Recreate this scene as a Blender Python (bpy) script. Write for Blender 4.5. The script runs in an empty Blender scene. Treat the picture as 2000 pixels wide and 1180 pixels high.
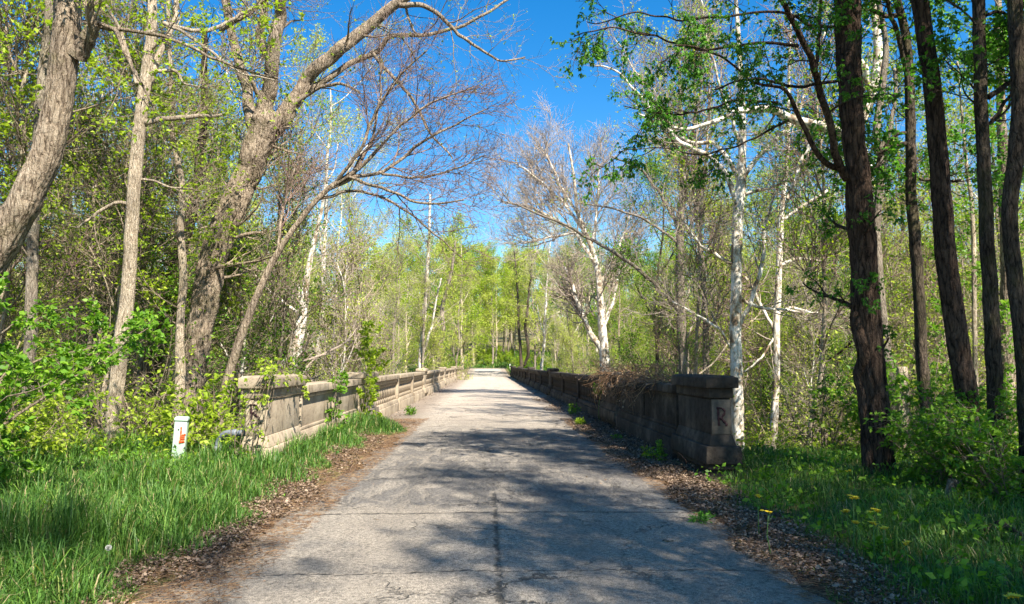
import bpy, math
import numpy as np
from mathutils import Vector, Matrix, Euler

R = math.radians
SC = bpy.context.scene
COL = SC.collection
rng = np.random.default_rng(7)

# ------------------------------------------------------------------ camera
FPX, CX, CY = 1444.0, 1000.0, 590.0
CAMZ = 1.6
cam_d = bpy.data.cameras.new('camera')
cam = bpy.data.objects.new('camera', cam_d)
COL.objects.link(cam)
cam.location = (0, 0, CAMZ)
cam.rotation_euler = (R(90 + 4.83), 0, R(-1.98))
cam_d.sensor_width = 36
cam_d.lens = 36 * FPX / 2000
cam_d.clip_start = 0.05
cam_d.clip_end = 3000
SC.camera = cam
CM = np.array(Euler((R(90 + 4.83), 0, R(-1.98))).to_matrix())

# ------------------------------------------------------------------ light
SUN_AZ, SUN_EL = 150.0, 47.0
sdir = Vector((math.sin(R(SUN_AZ)) * math.cos(R(SUN_EL)), math.cos(R(SUN_AZ)) * math.cos(R(SUN_EL)), math.sin(R(SUN_EL))))
sl = bpy.data.lights.new('sun', 'SUN')
sl.energy = 5.0
sl.angle = R(0.53)
sl.color = (1.0, 0.92, 0.79)
so = bpy.data.objects.new('sun', sl)
COL.objects.link(so)
so.rotation_euler = (-sdir).to_track_quat('-Z', 'Y').to_euler()
W = bpy.data.worlds.new('World')
SC.world = W
W.use_nodes = True
wn, wl = W.node_tree.nodes, W.node_tree.links
wn.clear()
sky = wn.new('ShaderNodeTexSky')
sky.sky_type = 'NISHITA'
sky.sun_disc = False
sky.sun_elevation = R(SUN_EL)
sky.sun_rotation = R(SUN_AZ)
sky.air_density = 1.0
sky.dust_density = 0.3
sky.ozone_density = 2.2
hs = wn.new('ShaderNodeHueSaturation')
hs.inputs['Saturation'].default_value = 1.45
bg = wn.new('ShaderNodeBackground')
bg.inputs['Strength'].default_value = 0.088
wo = wn.new('ShaderNodeOutputWorld')
wl.new(sky.outputs[0], hs.inputs['Color'])
wl.new(hs.outputs[0], bg.inputs[0])
wl.new(bg.outputs[0], wo.inputs[0])
SC.view_settings.view_transform = 'Standard'
SC.view_settings.look = 'None'
SC.view_settings.gamma = 1
SC.view_settings.exposure = 1.42
SC.cycles.max_bounces = 6
SC.cycles.diffuse_bounces = 3
SC.cycles.transmission_bounces = 3

# ------------------------------------------------------------------ helpers
def ray(px, py):
    v = np.array([(px - CX) / FPX, -(py - CY) / FPX, -1.0])
    return CM @ v
def at(px, py, Y):
    d = ray(px, py)
    return np.array([0, 0, CAMZ]) + d * (Y / d[1])
def gp(px, py, z=0.0):
    d = ray(px, py)
    return np.array([0, 0, CAMZ]) + d * ((z - CAMZ) / d[2])
def nrm(v):
    return v / np.maximum(np.linalg.norm(v, axis=-1, keepdims=True), 1e-9)
def ss(a, b, x):
    t = np.clip((x - a) / (b - a), 0, 1)
    return t * t * (3 - 2 * t)

XL, XR = -3.08, 3.22          # inner faces of the two parapets
def road_z(y):
    return 0.85 * ss(100, 134, np.asarray(y, float))
def terr(x, y):
    x = np.asarray(x, float); y = np.asarray(y, float)
    ax = np.abs(x)
    near = 0.16 * ss(2.7, 4.2, -x) * ss(30, 20, y) + 0.08 * ss(2.9, 4.5, x) + .22 * np.exp(-((x + 3.1) / .7) ** 2) * ss(8.5, 11, y) * ss(21, 17, y)
    # fall to the creek valley in front, rising again at the far side
    edge = 12.3 - 2.0 * ss(6, 16, ax)
    v1 = ss(edge, edge + 16, y)
    v2 = ss(118, 84, y)
    side = ss(3.3, 5.6, ax)
    under = ss(18.5, 21.5, y) * ss(98.5, 95.5, y)
    valley = -6.5 * v1 * v2 * np.maximum(side, under)
    lat = -2.6 * ss(7.5, 22, ax) * ss(12, 0, y)
    far = road_z(y) * ss(0, 1, v2 * 0 + 1) + 0.10 * np.maximum(y - 141, 0) + 0.9 * ss(139, 146, y)
    hill = 0.14 * np.maximum(ax - 45, 0) * ss(5, 60, y)
    n = 0.10 * np.sin(x * 0.9 + 1.3 * np.sin(y * 0.37)) * np.cos(y * 0.7) + 0.35 * np.sin(x * .21 + 2) * np.sin(y * .17)
    n = n * ss(4.5, 9, ax) * (1 - 0.8 * ss(12, 4, y))
    return near + valley + lat + np.minimum(far, 26) + np.minimum(hill, 22) + n
def tz(x, y):
    return float(terr(x, y))

def mk_mesh(name, V, F, mat, parent=None, smooth=True):
    """V (n,3); F = list of int arrays (m,3) or (m,4)"""
    me = bpy.data.meshes.new(name)
    V = np.ascontiguousarray(V, dtype=np.float32)
    F = [f for f in F if len(f)]
    me.vertices.add(len(V))
    me.vertices.foreach_set('co', V.ravel())
    nl = sum(f.size for f in F)
    npoly = sum(len(f) for f in F)
    me.loops.add(nl)
    me.polygons.add(npoly)
    starts = []; o = 0
    for f in F:
        k = f.shape[1]
        starts.append(o + np.arange(len(f)) * k); o += f.size
    me.polygons.foreach_set('loop_start', np.concatenate(starts).astype(np.int32))
    me.loops.foreach_set('vertex_index', np.concatenate([f.ravel() for f in F]).astype(np.int32))
    me.update(calc_edges=True)
    if smooth:
        me.polygons.foreach_set('use_smooth', np.ones(npoly, dtype=bool))
    if mat: me.materials.append(mat)
    ob = bpy.data.objects.new(name, me)
    COL.objects.link(ob)
    if parent: ob.parent = parent
    return ob

class Geo:
    def __init__(s): s.V = []; s.F = []; s.n = 0
    def add(s, V, F):
        V = np.asarray(V, float).reshape(-1, 3)
        for f in F:
            if len(f): s.F.append(np.asarray(f, int) + s.n)
        s.V.append(V); s.n += len(V)
    def box(s, x0, x1, y0, y1, z0, z1, top=None):
        t = top or (x0, x1, y0, y1)
        V = [(x0, y0, z0), (x1, y0, z0), (x1, y1, z0), (x0, y1, z0), (t[0], t[2], z1), (t[1], t[2], z1), (t[1], t[3], z1), (t[0], t[3], z1)]
        s.add(V, [np.array([(0, 3, 2, 1), (4, 5, 6, 7), (0, 1, 5, 4), (1, 2, 6, 5), (2, 3, 7, 6), (3, 0, 4, 7)])])
    def tube(s, P, Rr, sides=8, cap=True, **k):
        P = np.asarray(P, float)[None]; Rr = np.asarray(Rr, float)[None]
        V, F = tubes(P, Rr, sides, **k)
        s.add(V, F)
        if cap:
            n = P.shape[1]
            b = np.arange(sides); t = (n - 1) * sides + np.arange(sides)
            cb = len(V); 
            s.V[-1] = np.vstack([s.V[-1], P[0, 0], P[0, -1]]); s.n += 2
            off = s.n - len(s.V[-1])
            s.F.append(np.stack([np.full(sides, cb), np.roll(b, -1), b], 1) + off)
            s.F.append(np.stack([np.full(sides, cb + 1), t, np.roll(t, -1)], 1) + off)
    def ob(s, name, mat, parent=None, smooth=True, bevel=0):
        V = np.vstack(s.V)
        F3 = [f for f in s.F if f.shape[1] == 3]; F4 = [f for f in s.F if f.shape[1] == 4]
        F = []
        if F3: F.append(np.vstack(F3))
        if F4: F.append(np.vstack(F4))
        o = mk_mesh(name, V, F, mat, parent, smooth)
        if bevel:
            m = o.modifiers.new('bevel', 'BEVEL'); m.width = bevel; m.segments = 2; m.limit_method = 'ANGLE'
        return o

def tubes(P, Rr, sides=3, rough=0.0, seed=0):
    """vectorised tapered tubes. P (M,n,3) Rr (M,n)"""
    M, n, _ = P.shape
    T = np.empty_like(P)
    T[:, 1:-1] = P[:, 2:] - P[:, :-2]; T[:, 0] = P[:, 1] - P[:, 0]; T[:, -1] = P[:, -1] - P[:, -2]
    T = nrm(T)
    mean = nrm(P[:, -1] - P[:, 0])
    ref = np.where(np.abs(mean[:, 2:3]) < 0.8, np.array([[0, 0, 1.0]]), np.array([[1.0, 0, 0]]))
    U = nrm(ref[:, None] - (ref[:, None] * T).sum(-1, keepdims=True) * T)
    Vv = np.cross(T, U)
    a = np.arange(sides) * 2 * np.pi / sides
    rad = Rr[:, :, None] * np.ones(sides)
    if rough:
        g = np.random.default_rng(seed)
        L = np.cumsum(np.linalg.norm(np.diff(P, axis=1, prepend=P[:, :1]), axis=-1), axis=1)[:, :, None]
        acc = 0
        for k, am in ((2, .5), (3, .7), (5, .5), (7, .35), (11, .3)):
            acc = acc + am * np.sin(k * a + g.uniform(0, 6) + 1.1 * np.sin(L * g.uniform(.5, 1.6) + g.uniform(0, 6)))
        acc = acc * .8 + .3 * np.sin(L * g.uniform(.8, 1.6) + g.uniform(0, 6)) + g.normal(0, .45, rad.shape)
        if sides >= 24:
            fz = g.normal(0, 1, rad.shape); ker = np.hanning(15); ker /= ker.sum()
            sh = np.cumsum(g.normal(0, .12, n)).astype(int)
            fz = np.apply_along_axis(lambda q: np.convolve(q, ker, 'same'), 1, fz) * 2.6
            for q in range(n): fz[:, q] = np.roll(fz[:, q], sh[q], axis=-1)
            acc = acc + 1.25 * np.minimum(fz, .5)
        rad = rad * (1 + rough * acc)
    V = P[:, :, None] + rad[..., None] * (np.cos(a)[:, None] * U[:, :, None] + np.sin(a)[:, None] * Vv[:, :, None])
    V = V.reshape(-1, 3)
    i = np.arange(M)[:, None, None] * n * sides + np.arange(n - 1)[None, :, None] * sides
    j = np.arange(sides)[None, None, :]; j2 = (j + 1) % sides
    F = np.stack([i + j, i + j2, i + sides + j2, i + sides + j], -1).reshape(-1, 4)
    return V, [F]

def grow(P, Rr, K, t0=.2, t1=1., L=(1, 2), ang=(35, 65), n=6, up=.1, wig=.25, ratio=.55, rmin=.004, tip=.3, flat=1., g=rng, shrink=.5):
    M, m, _ = P.shape
    idx = np.repeat(np.arange(M), K)
    C = len(idx)
    t = t0 + (t1 - t0) * ((np.tile(np.arange(K), M) + g.uniform(0, 1, C)) / K)
    f = t * (m - 1); i = np.minimum(f.astype(int), m - 2); fr = (f - i)[:, None]
    A, B = P[idx, i], P[idx, i + 1]
    pos = A * (1 - fr) + B * fr
    T = nrm(B - A)
    r = Rr[idx, i] * (1 - fr[:, 0]) + Rr[idx, i + 1] * fr[:, 0]
    q = g.normal(0, 1, (C, 3)); q[:, 2] *= flat
    q = nrm(q - (q * T).sum(1, keepdims=True) * T)
    a = np.radians(g.uniform(ang[0], ang[1], C))[:, None]
    d = nrm(np.cos(a) * T + np.sin(a) * q)
    ln = g.uniform(L[0], L[1], C) * (1 - shrink * t)
    Q = np.empty((C, n, 3)); Q[:, 0] = pos
    for k in range(1, n):
        d = nrm(d + g.normal(0, wig, (C, 3)) * np.array([1, 1, .8]) + np.array([0, 0, up]))
        Q[:, k] = Q[:, k - 1] + d * (ln / (n - 1))[:, None]
    r0 = np.maximum(r * ratio * g.uniform(.7, 1.1, C), rmin)
    s = np.linspace(1, tip, n)[None]
    return Q, np.maximum(r0[:, None] * s, rmin * .6)

def leafgeo(P, N, size, g=rng, spread=.1, cluster=1, droop=.0, aspect=.55, t0=.2):
    """N leaf clusters on the twigs P (M,n,3)"""
    M, n, _ = P.shape
    i = g.integers(0, M, N); t = t0 + (1 - t0) * np.sqrt(g.uniform(0, 1, N)); f = t * (n - 1)
    j = np.minimum(f.astype(int), n - 2); fr = (f - j)[:, None]
    pos = P[i, j] * (1 - fr) + P[i, j + 1] * fr + g.normal(0, spread, (N, 3))
    ax0 = nrm(nrm(P[i, j + 1] - P[i, j]) + g.normal(0, .6, (N, 3)) - np.array([0, 0, droop]))
    pos = np.repeat(pos, cluster, 0); ax = np.repeat(ax0, cluster, 0)
    C = len(pos)
    ax = nrm(ax + g.normal(0, .75 if cluster > 1 else .3, (C, 3)) * np.array([1, 1, .6]) - np.array([0, 0, droop]))
    up = nrm(np.array([0, 0, 1.]) + g.normal(0, .55, (C, 3)))
    sd = nrm(np.cross(ax, up)); nn = np.cross(sd, ax)
    s = (g.uniform(size[0], size[1], C))[:, None]
    w = s * aspect * .5
    V = np.stack([pos, pos + ax * s * .45 + sd * w + nn * s * .06, pos + ax * s - nn * s * .1, pos + ax * s * .45 - sd * w + nn * s * .06], 1).reshape(-1, 3)
    b = np.arange(C)[:, None] * 4
    return V, [b + np.array([[0, 1, 2, 3]])]

def tag(o, label=None, cat=None, group=None, kind=None):
    if label: o['label'] = label
    if cat: o['category'] = cat
    if group: o['group'] = group
    if kind: o['kind'] = kind
    return o
def empty(name, loc=(0, 0, 0), rz=0):
    o = bpy.data.objects.new(name, None); COL.objects.link(o)
    o.location = tuple(float(v) for v in loc); o.rotation_euler = (0, 0, rz); o.empty_display_size = .2
    return o
def rebase(root, loc):
    """root empty moved to loc while mesh children were built in world space"""
    root.location = tuple(float(v) for v in loc)
    for c in root.children:
        for v in (c,):
            c.location = tuple(-float(q) for q in loc)

# ------------------------------------------------------------------ materials
def mat(name):
    m = bpy.data.materials.new(name); m.use_nodes = True
    nt = m.node_tree; nt.nodes.clear()
    return m, nt.nodes, nt.links
def ramp(N, stops, interp='LINEAR'):
    r = N.new('ShaderNodeValToRGB'); r.color_ramp.interpolation = interp
    e = r.color_ramp.elements
    while len(e) < len(stops): e.new(.5)
    for k, (p, c) in enumerate(stops):
        e[k].position = p; e[k].color = (*c, 1) if len(c) == 3 else c
    return r
def noise(N, L, vec, scale, detail=5, rough=.6, dist=0):
    t = N.new('ShaderNodeTexNoise'); t.inputs['Scale'].default_value = scale
    t.inputs['Detail'].default_value = detail; t.inputs['Roughness'].default_value = rough
    t.inputs['Distortion'].default_value = dist
    if vec: L.new(vec, t.inputs['Vector'])
    return t
def mapping(N, L, src, scale, rot=(0, 0, 0)):
    m = N.new('ShaderNodeMapping'); m.inputs['Scale'].default_value = scale; m.inputs['Rotation'].default_value = rot
    L.new(src, m.inputs['Vector']); return m.outputs[0]
def mix(N, L, fac, a, b, mode='MIX'):
    m = N.new('ShaderNodeMix'); m.data_type = 'RGBA'; m.blend_type = mode
    for s, v in ((m.inputs[0], fac), (m.inputs[6], a), (m.inputs[7], b)):
        if hasattr(v, 'is_linked') or isinstance(v, bpy.types.NodeSocket): L.new(v, s)
        elif isinstance(v, (int, float)): s.default_value = v
        else: s.default_value = (*v, 1)
    return m.outputs[2]
def math_(N, L, op, a, b=None, c=None):
    m = N.new('ShaderNodeMath'); m.operation = op
    for k, v in enumerate((a, b, c)):
        if v is None: continue
        if isinstance(v, bpy.types.NodeSocket): L.new(v, m.inputs[k])
        else: m.inputs[k].default_value = v
    return m.outputs[0]
def finish(N, L, col, rough=.9, bump=None, bstr=.5, bdist=.02, spec=.25):
    p = N.new('ShaderNodeBsdfPrincipled')
    if isinstance(col, bpy.types.NodeSocket): L.new(col, p.inputs['Base Color'])
    else: p.inputs['Base Color'].default_value = (*col, 1)
    p.inputs['Roughness'].default_value = rough
    p.inputs['Specular IOR Level'].default_value = spec
    if bump is not None:
        b = N.new('ShaderNodeBump'); b.inputs['Strength'].default_value = bstr; b.inputs['Distance'].default_value = bdist
        L.new(bump, b.inputs['Height']); L.new(b.outputs[0], p.inputs['Normal'])
    o = N.new('ShaderNodeOutputMaterial'); L.new(p.outputs[0], o.inputs[0])
    return p

def leaf_mat(name, c1, c2, c3, trans=.38, extra=None):
    m, N, L = mat(name)
    geo = N.new('ShaderNodeNewGeometry')
    r = ramp(N, [(0, c1), (.5, c2), (1, c3)] if not extra else [(0, c1), (.45, c2), (.8, c3)] + extra); L.new(geo.outputs['Random Per Island'], r.inputs[0])
    p = N.new('ShaderNodeBsdfPrincipled'); L.new(r.outputs[0], p.inputs['Base Color'])
    p.inputs['Roughness'].default_value = .5; p.inputs['Specular IOR Level'].default_value = .3
    t = N.new('ShaderNodeBsdfTranslucent')
    tc = mix(N, L, 1.0, r.outputs[0], (1.25, 1.3, .5), 'MULTIPLY'); L.new(tc, t.inputs[0])
    x = N.new('ShaderNodeMixShader'); x.inputs[0].default_value = trans
    L.new(p.outputs[0], x.inputs[1]); L.new(t.outputs[0], x.inputs[2])
    o = N.new('ShaderNodeOutputMaterial'); L.new(x.outputs[0], o.inputs[0])
    return m
def bark_mat(name, dark, mid, light, scale=9, moss=0, furrow=1.):
    m, N, L = mat(name)
    tc = N.new('ShaderNodeTexCoord'); O = tc.outputs['Object']
    wn_ = noise(N, L, O, 3.5, 3, .6); sc = N.new('ShaderNodeVectorMath'); sc.operation = 'SCALE'; sc.inputs[3].default_value = .10
    ad = N.new('ShaderNodeVectorMath'); ad.operation = 'ADD'; L.new(wn_.outputs[1], sc.inputs[0]); L.new(O, ad.inputs[0]); L.new(sc.outputs[0], ad.inputs[1])
    v = mapping(N, L, ad.outputs[0], (1, 1, .16))
    n1 = noise(N, L, v, scale * 2.6, 5, .75, .4)
    vo = N.new('ShaderNodeTexVoronoi'); vo.feature = 'DISTANCE_TO_EDGE'; vo.inputs['Scale'].default_value = scale * 1.9; L.new(v, vo.inputs['Vector'])
    n2 = noise(N, L, O, scale * 7, 4, .7)
    n3 = noise(N, L, O, 1.5, 4, .65)
    cr = ramp(N, [(0, (0, 0, 0)), (.16, (1, 1, 1))]); L.new(vo.outputs[0], cr.inputs[0])
    h = math_(N, L, 'ADD', math_(N, L, 'MULTIPLY', n1.outputs[0], 1.0), math_(N, L, 'MULTIPLY', cr.outputs[0], .16))
    c = ramp(N, [(.45, dark), (.60, mid), (.82, light)]); L.new(h, c.inputs[0])
    c2 = mix(N, L, .45, c.outputs[0], n2.outputs[0], 'OVERLAY')
    bl = ramp(N, [(.35, (.62, .60, .58)), (.65, (1.2, 1.17, 1.1))]); L.new(n3.outputs[0], bl.inputs[0])
    c3 = mix(N, L, 1.0, c2, bl.outputs[0], 'MULTIPLY')
    if moss:
        nm = noise(N, L, O, 2.3, 6, .7)
        mr = ramp(N, [(.52, (0, 0, 0)), (.62, (moss, moss, moss))]); L.new(nm.outputs[0], mr.inputs[0])
        c3 = mix(N, L, mr.outputs[0], c3, (.12, .12, .04))
    hh = math_(N, L, 'ADD', h, math_(N, L, 'MULTIPLY', n2.outputs[0], .25))
    finish(N, L, c3, .95, hh, 1.0, .07 * furrow, .1)
    return m
def plain(name, c, rough=.5, metal=0, var=.12, sc=20):
    m, N, L = mat(name)
    tc = N.new('ShaderNodeTexCoord'); n = noise(N, L, tc.outputs['Object'], sc, 5, .7)
    r = ramp(N, [(.3, tuple(v * (1 - var) for v in c)), (.7, tuple(min(1, v * (1 + var)) for v in c))]); L.new(n.outputs[0], r.inputs[0])
    p = finish(N, L, r.outputs[0], rough, n.outputs[0], .15, .005, .4); p.inputs['Metallic'].default_value = metal
    return m
M = {}
M['bark'] = bark_mat('bark_grey_brown', (.13, .10, .075), (.42, .34, .265), (.62, .53, .43), 11, .35, 1.4)
M['bark_tan'] = bark_mat('bark_tan', (.28, .22, .16), (.58, .49, .38), (.74, .66, .54), 16, .2)
M['bark_dark'] = bark_mat('bark_dark', (.03, .025, .02), (.10, .08, .065), (.19, .15, .12), 14, .3)
M['bark_red'] = bark_mat('bark_reddish', (.03, .022, .018), (.105, .072, .056), (.21, .145, .11), 9, 0, 1.3)
M['bark_grey'] = bark_mat('bark_grey', (.15, .125, .10), (.32, .275, .23), (.45, .40, .34), 14, .2)
M['twig'] = bark_mat('twig_bark', (.22, .18, .13), (.38, .31, .235), (.52, .44, .35), 10)
M['twig_dark'] = bark_mat('twig_bark_dark', (.05, .042, .036), (.09, .075, .06), (.14, .12, .10), 10)
M['twig_pink'] = bark_mat('twig_bark_reddish', (.18, .12, .11), (.34, .24, .21), (.48, .36, .32), 10)
M['twig_pale'] = bark_mat('twig_bark_pale', (.36, .29, .24), (.52, .44, .38), (.66, .58, .51), 10)
def syc():
    m, N, L = mat('sycamore_bark')
    tc = N.new('ShaderNodeTexCoord')
    v = mapping(N, L, tc.outputs['Object'], (1, 1, .55))
    n1 = noise(N, L, v, 5.5, 4, .6, .5)
    n2 = noise(N, L, v, 14, 5, .7)
    c = ramp(N, [(.38, (.22, .16, .11)), (.44, (.44, .38, .29)), (.52, (.66, .62, .54)), (.66, (.80, .77, .71))])
    L.new(n1.outputs[0], c.inputs[0])
    d = ramp(N, [(.38, (.45, .38, .3)), (.5, (1, 1, 1))]); L.new(n2.outputs[0], d.inputs[0])
    sp = N.new('ShaderNodeSeparateXYZ'); L.new(tc.outputs['Object'], sp.inputs[0])
    cc = mix(N, L, .8, c.outputs[0], d.outputs[0], 'MULTIPLY')
    finish(N, L, cc, .85, n2.outputs[0], .6, .02, .15)
    return m
M['syc'] = syc()
M['leaf_yg'] = leaf_mat('leaf_yellow_green', (.18, .28, .02), (.31, .43, .035), (.46, .56, .07), .5)
M['leaf_g'] = leaf_mat('leaf_fresh_green', (.07, .17, .015), (.14, .30, .025), (.25, .41, .04), .42)
M['leaf_dg'] = leaf_mat('leaf_green', (.05, .16, .02), (.10, .27, .035), (.17, .38, .06), .5)
M['leaf_bud'] = leaf_mat('leaf_buds', (.36, .36, .10), (.42, .50, .08), (.52, .60, .14), .45)
M['leaf_tan'] = leaf_mat('buds_tan', (.34, .20, .14), (.42, .30, .20), (.50, .40, .28), .2)
M['grass'] = leaf_mat('grass_blades', (.04, .10, .018), (.075, .18, .03), (.14, .27, .05), .35, [(.88, (.16, .30, .04)), (.93, (.26, .30, .09)), (.985, (.42, .34, .19))])
M['litter'] = leaf_mat('dead_leaves', (.045, .03, .022), (.15, .10, .07), (.36, .27, .195), .1)
M['needles'] = leaf_mat('dead_stems', (.10, .06, .035), (.22, .12, .06), (.36, .25, .14), .1)

def concrete():
    m, N, L = mat('old_concrete')
    tc = N.new('ShaderNodeTexCoord'); O = tc.outputs['Object']
    n1 = noise(N, L, O, 1.1, 6, .65)
    n2 = noise(N, L, O, 9, 6, .7)
    n3 = noise(N, L, mapping(N, L, O, (1.6, 1.6, .5)), 2.2, 6, .7)
    n4 = noise(N, L, O, 70, 2, .6)
    c = ramp(N, [(.3, (.22, .175, .13)), (.5, (.36, .295, .215)), (.7, (.46, .385, .29))]); L.new(n1.outputs[0], c.inputs[0])
    s = ramp(N, [(.34, (.34, .31, .29)), (.44, (.95, .95, .95)), (1, (1.1, 1.1, 1.1))]); L.new(n3.outputs[0], s.inputs[0])
    s2 = ramp(N, [(.36, (.42, .40, .38)), (.46, (1, 1, 1))]); L.new(n2.outputs[0], s2.inputs[0])
    cc = mix(N, L, .85, c.outputs[0], s.outputs[0], 'MULTIPLY')
    cc = mix(N, L, .6, cc, s2.outputs[0], 'MULTIPLY')
    h = math_(N, L, 'ADD', n2.outputs[0], math_(N, L, 'MULTIPLY', n4.outputs[0], .3))
    finish(N, L, cc, .92, h, .6, .02, .2)
    return m
M['concrete'] = concrete()
def concrete_shaded():  # right parapet: its shade is darkened into the colour, along with black stains
    m, N, L = mat('stained_shaded_concrete')
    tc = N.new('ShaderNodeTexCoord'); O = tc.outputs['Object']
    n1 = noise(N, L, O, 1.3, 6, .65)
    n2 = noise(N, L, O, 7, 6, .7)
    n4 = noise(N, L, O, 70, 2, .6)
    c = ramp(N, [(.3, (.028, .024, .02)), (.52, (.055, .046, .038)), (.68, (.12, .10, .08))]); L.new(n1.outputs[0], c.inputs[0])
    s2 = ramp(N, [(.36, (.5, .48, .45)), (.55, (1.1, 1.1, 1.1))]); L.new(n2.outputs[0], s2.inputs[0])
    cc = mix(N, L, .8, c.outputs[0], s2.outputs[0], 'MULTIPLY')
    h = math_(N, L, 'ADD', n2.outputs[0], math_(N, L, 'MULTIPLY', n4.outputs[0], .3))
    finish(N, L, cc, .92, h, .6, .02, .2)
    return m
M['concrete_dark'] = concrete_shaded()

M['concrete_grey'] = plain('grey_shaded_concrete', (.095, .082, .066), .9, 0, .55, 5)  # right pier front: shade toned into a mottled grey, paler than the wall
def line(N, L, coord, pos, warp, width, sharp=1.0):
    """soft mask around coord==pos, warped by noise socket"""
    d = math_(N, L, 'ABSOLUTE', math_(N, L, 'SUBTRACT', math_(N, L, 'ADD', coord, warp), pos))
    mr = N.new('ShaderNodeMapRange'); mr.inputs[1].default_value = width * .3; mr.inputs[2].default_value = width
    mr.inputs[3].default_value = sharp; mr.inputs[4].default_value = 0
    L.new(d, mr.inputs[0]); return mr.outputs[0]
def road_mat():
    m, N, L = mat('worn_road')
    tc = N.new('ShaderNodeTexCoord'); O = tc.outputs['Object']
    sp = N.new('ShaderNodeSeparateXYZ'); L.new(O, sp.inputs[0])
    X, Y = sp.outputs[0], sp.outputs[1]
    n1 = noise(N, L, mapping(N, L, O, (1, .5, 1)), .55, 6, .65)
    n2 = noise(N, L, O, 26, 4, .75)
    n3 = noise(N, L, O, 130, 2, .6)
    n4 = noise(N, L, mapping(N, L, O, (1.6, .6, 1)), 2.2, 6, .7, .8)
    wr = noise(N, L, O, 1.7, 4, .7)
    warp = math_(N, L, 'MULTIPLY', math_(N, L, 'SUBTRACT', wr.outputs[0], .5), .42)
    wr2 = noise(N, L, O, 9, 3, .7)
    warp2 = math_(N, L, 'MULTIPLY', math_(N, L, 'SUBTRACT', wr2.outputs[0], .5), .12)
    c = ramp(N, [(.3, (.28, .245, .205)), (.5, (.38, .335, .28)), (.72, (.47, .42, .355))]); L.new(n1.outputs[0], c.inputs[0])
    sp1 = ramp(N, [(.36, (.42, .42, .42)), (.5, (1, 1, 1)), (.64, (1.35, 1.33, 1.3))]); L.new(n2.outputs[0], sp1.inputs[0])
    sp2 = ramp(N, [(.36, (.4, .4, .4)), (.5, (1, 1, 1)), (.62, (1.55, 1.53, 1.5))]); L.new(n3.outputs[0], sp2.inputs[0])
    col = mix(N, L, .75, c.outputs[0], sp1.outputs[0], 'MULTIPLY')
    col = mix(N, L, .85, col, sp2.outputs[0], 'MULTIPLY')
    # broken asphalt overlay between 8.6 m and 19 m: darker and rougher
    a0 = N.new('ShaderNodeMapRange'); a0.inputs[1].default_value = 8.1; a0.inputs[2].default_value = 8.6; L.new(math_(N, L, 'ADD', Y, warp), a0.inputs[0])
    a1 = N.new('ShaderNodeMapRange'); a1.inputs[1].default_value = 19.5; a1.inputs[2].default_value = 16; L.new(math_(N, L, 'ADD', Y, warp), a1.inputs[0])
    patch = ramp(N, [(.42, (0, 0, 0)), (.55, (1, 1, 1))]); L.new(n4.outputs[0], patch.inputs[0])
    am = math_(N, L, 'MULTIPLY', a0.outputs[0], a1.outputs[0])
    am2 = math_(N, L, 'ADD', math_(N, L, 'MULTIPLY', am, math_(N, L, 'ADD', math_(N, L, 'MULTIPLY', patch.outputs[0], .5), .25)), math_(N, L, 'MULTIPLY', patch.outputs[0], .22))
    col = mix(N, L, am2, col, mix(N, L, .9, (.20, .185, .17), sp1.outputs[0], 'MULTIPLY'))
    # bridge deck: paler and warmer
    b0 = N.new('ShaderNodeMapRange'); b0.inputs[1].default_value = 18; b0.inputs[2].default_value = 26; L.new(Y, b0.inputs[0])
    col = mix(N, L, math_(N, L, 'MULTIPLY', b0.outputs[0], .6), col, mix(N, L, .6, (.56, .475, .39), sp1.outputs[0], 'MULTIPLY'))
    # seams and cracks
    cr = []
    cr.append(line(N, L, Y, 8.0, math_(N, L, 'MULTIPLY', warp, .7), .045, .75))
    cr.append(line(N, L, Y, 5.75, math_(N, L, 'MULTIPLY', warp, .8), .016, .8))
    l = line(N, L, X, .1, warp2, .032, .8)
    lim = N.new('ShaderNodeMapRange'); lim.inputs[1].default_value = 9.4; lim.inputs[2].default_value = 9.0; L.new(Y, lim.inputs[0])
    cr.append(math_(N, L, 'MULTIPLY', l, lim.outputs[0]))
    for yy, w in ((11.3, .03), (13.9, .03), (16.4, .05), (21, .05), (27, .08), (33, .08), (39, .08), (46, .1), (53, .1), (61, .1), (70, .12)):
        cr.append(line(N, L, Y, yy, warp, w, .7))
    tot = cr[0]
    for k in cr[1:]: tot = math_(N, L, 'MAXIMUM', tot, k)
    brk = ramp(N, [(.38, (.1, .1, .1)), (.55, (1, 1, 1))]); L.new(wr2.outputs[0], brk.inputs[0])
    tot = math_(N, L, 'MULTIPLY', tot, brk.outputs[0])
    vo = N.new('ShaderNodeTexVoronoi'); vo.feature = 'DISTANCE_TO_EDGE'; vo.inputs['Scale'].default_value = .55
    wv = N.new('ShaderNodeVectorMath'); wv.operation = 'ADD'
    wn3 = noise(N, L, O, 2.5, 4, .7); sc = N.new('ShaderNodeVectorMath'); sc.operation = 'SCALE'; sc.inputs[3].default_value = .7
    L.new(wn3.outputs[1], sc.inputs[0]); L.new(O, wv.inputs[0]); L.new(sc.outputs[0], wv.inputs[1]); L.new(wv.outputs[0], vo.inputs['Vector'])
    vc = N.new('ShaderNodeMapRange'); vc.inputs[1].default_value = .004; vc.inputs[2].default_value = .014; vc.inputs[3].default_value = .75; vc.inputs[4].default_value = 0
    L.new(vo.outputs[0], vc.inputs[0])
    vsel = ramp(N, [(.44, (0, 0, 0)), (.54, (1, 1, 1))]); L.new(n1.outputs[0], vsel.inputs[0])
    vcc = math_(N, L, 'MULTIPLY', vc.outputs[0], vsel.outputs[0])
    tot = math_(N, L, 'MAXIMUM', tot, vcc)
    col = mix(N, L, tot, col, (.075, .07, .062))
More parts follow.
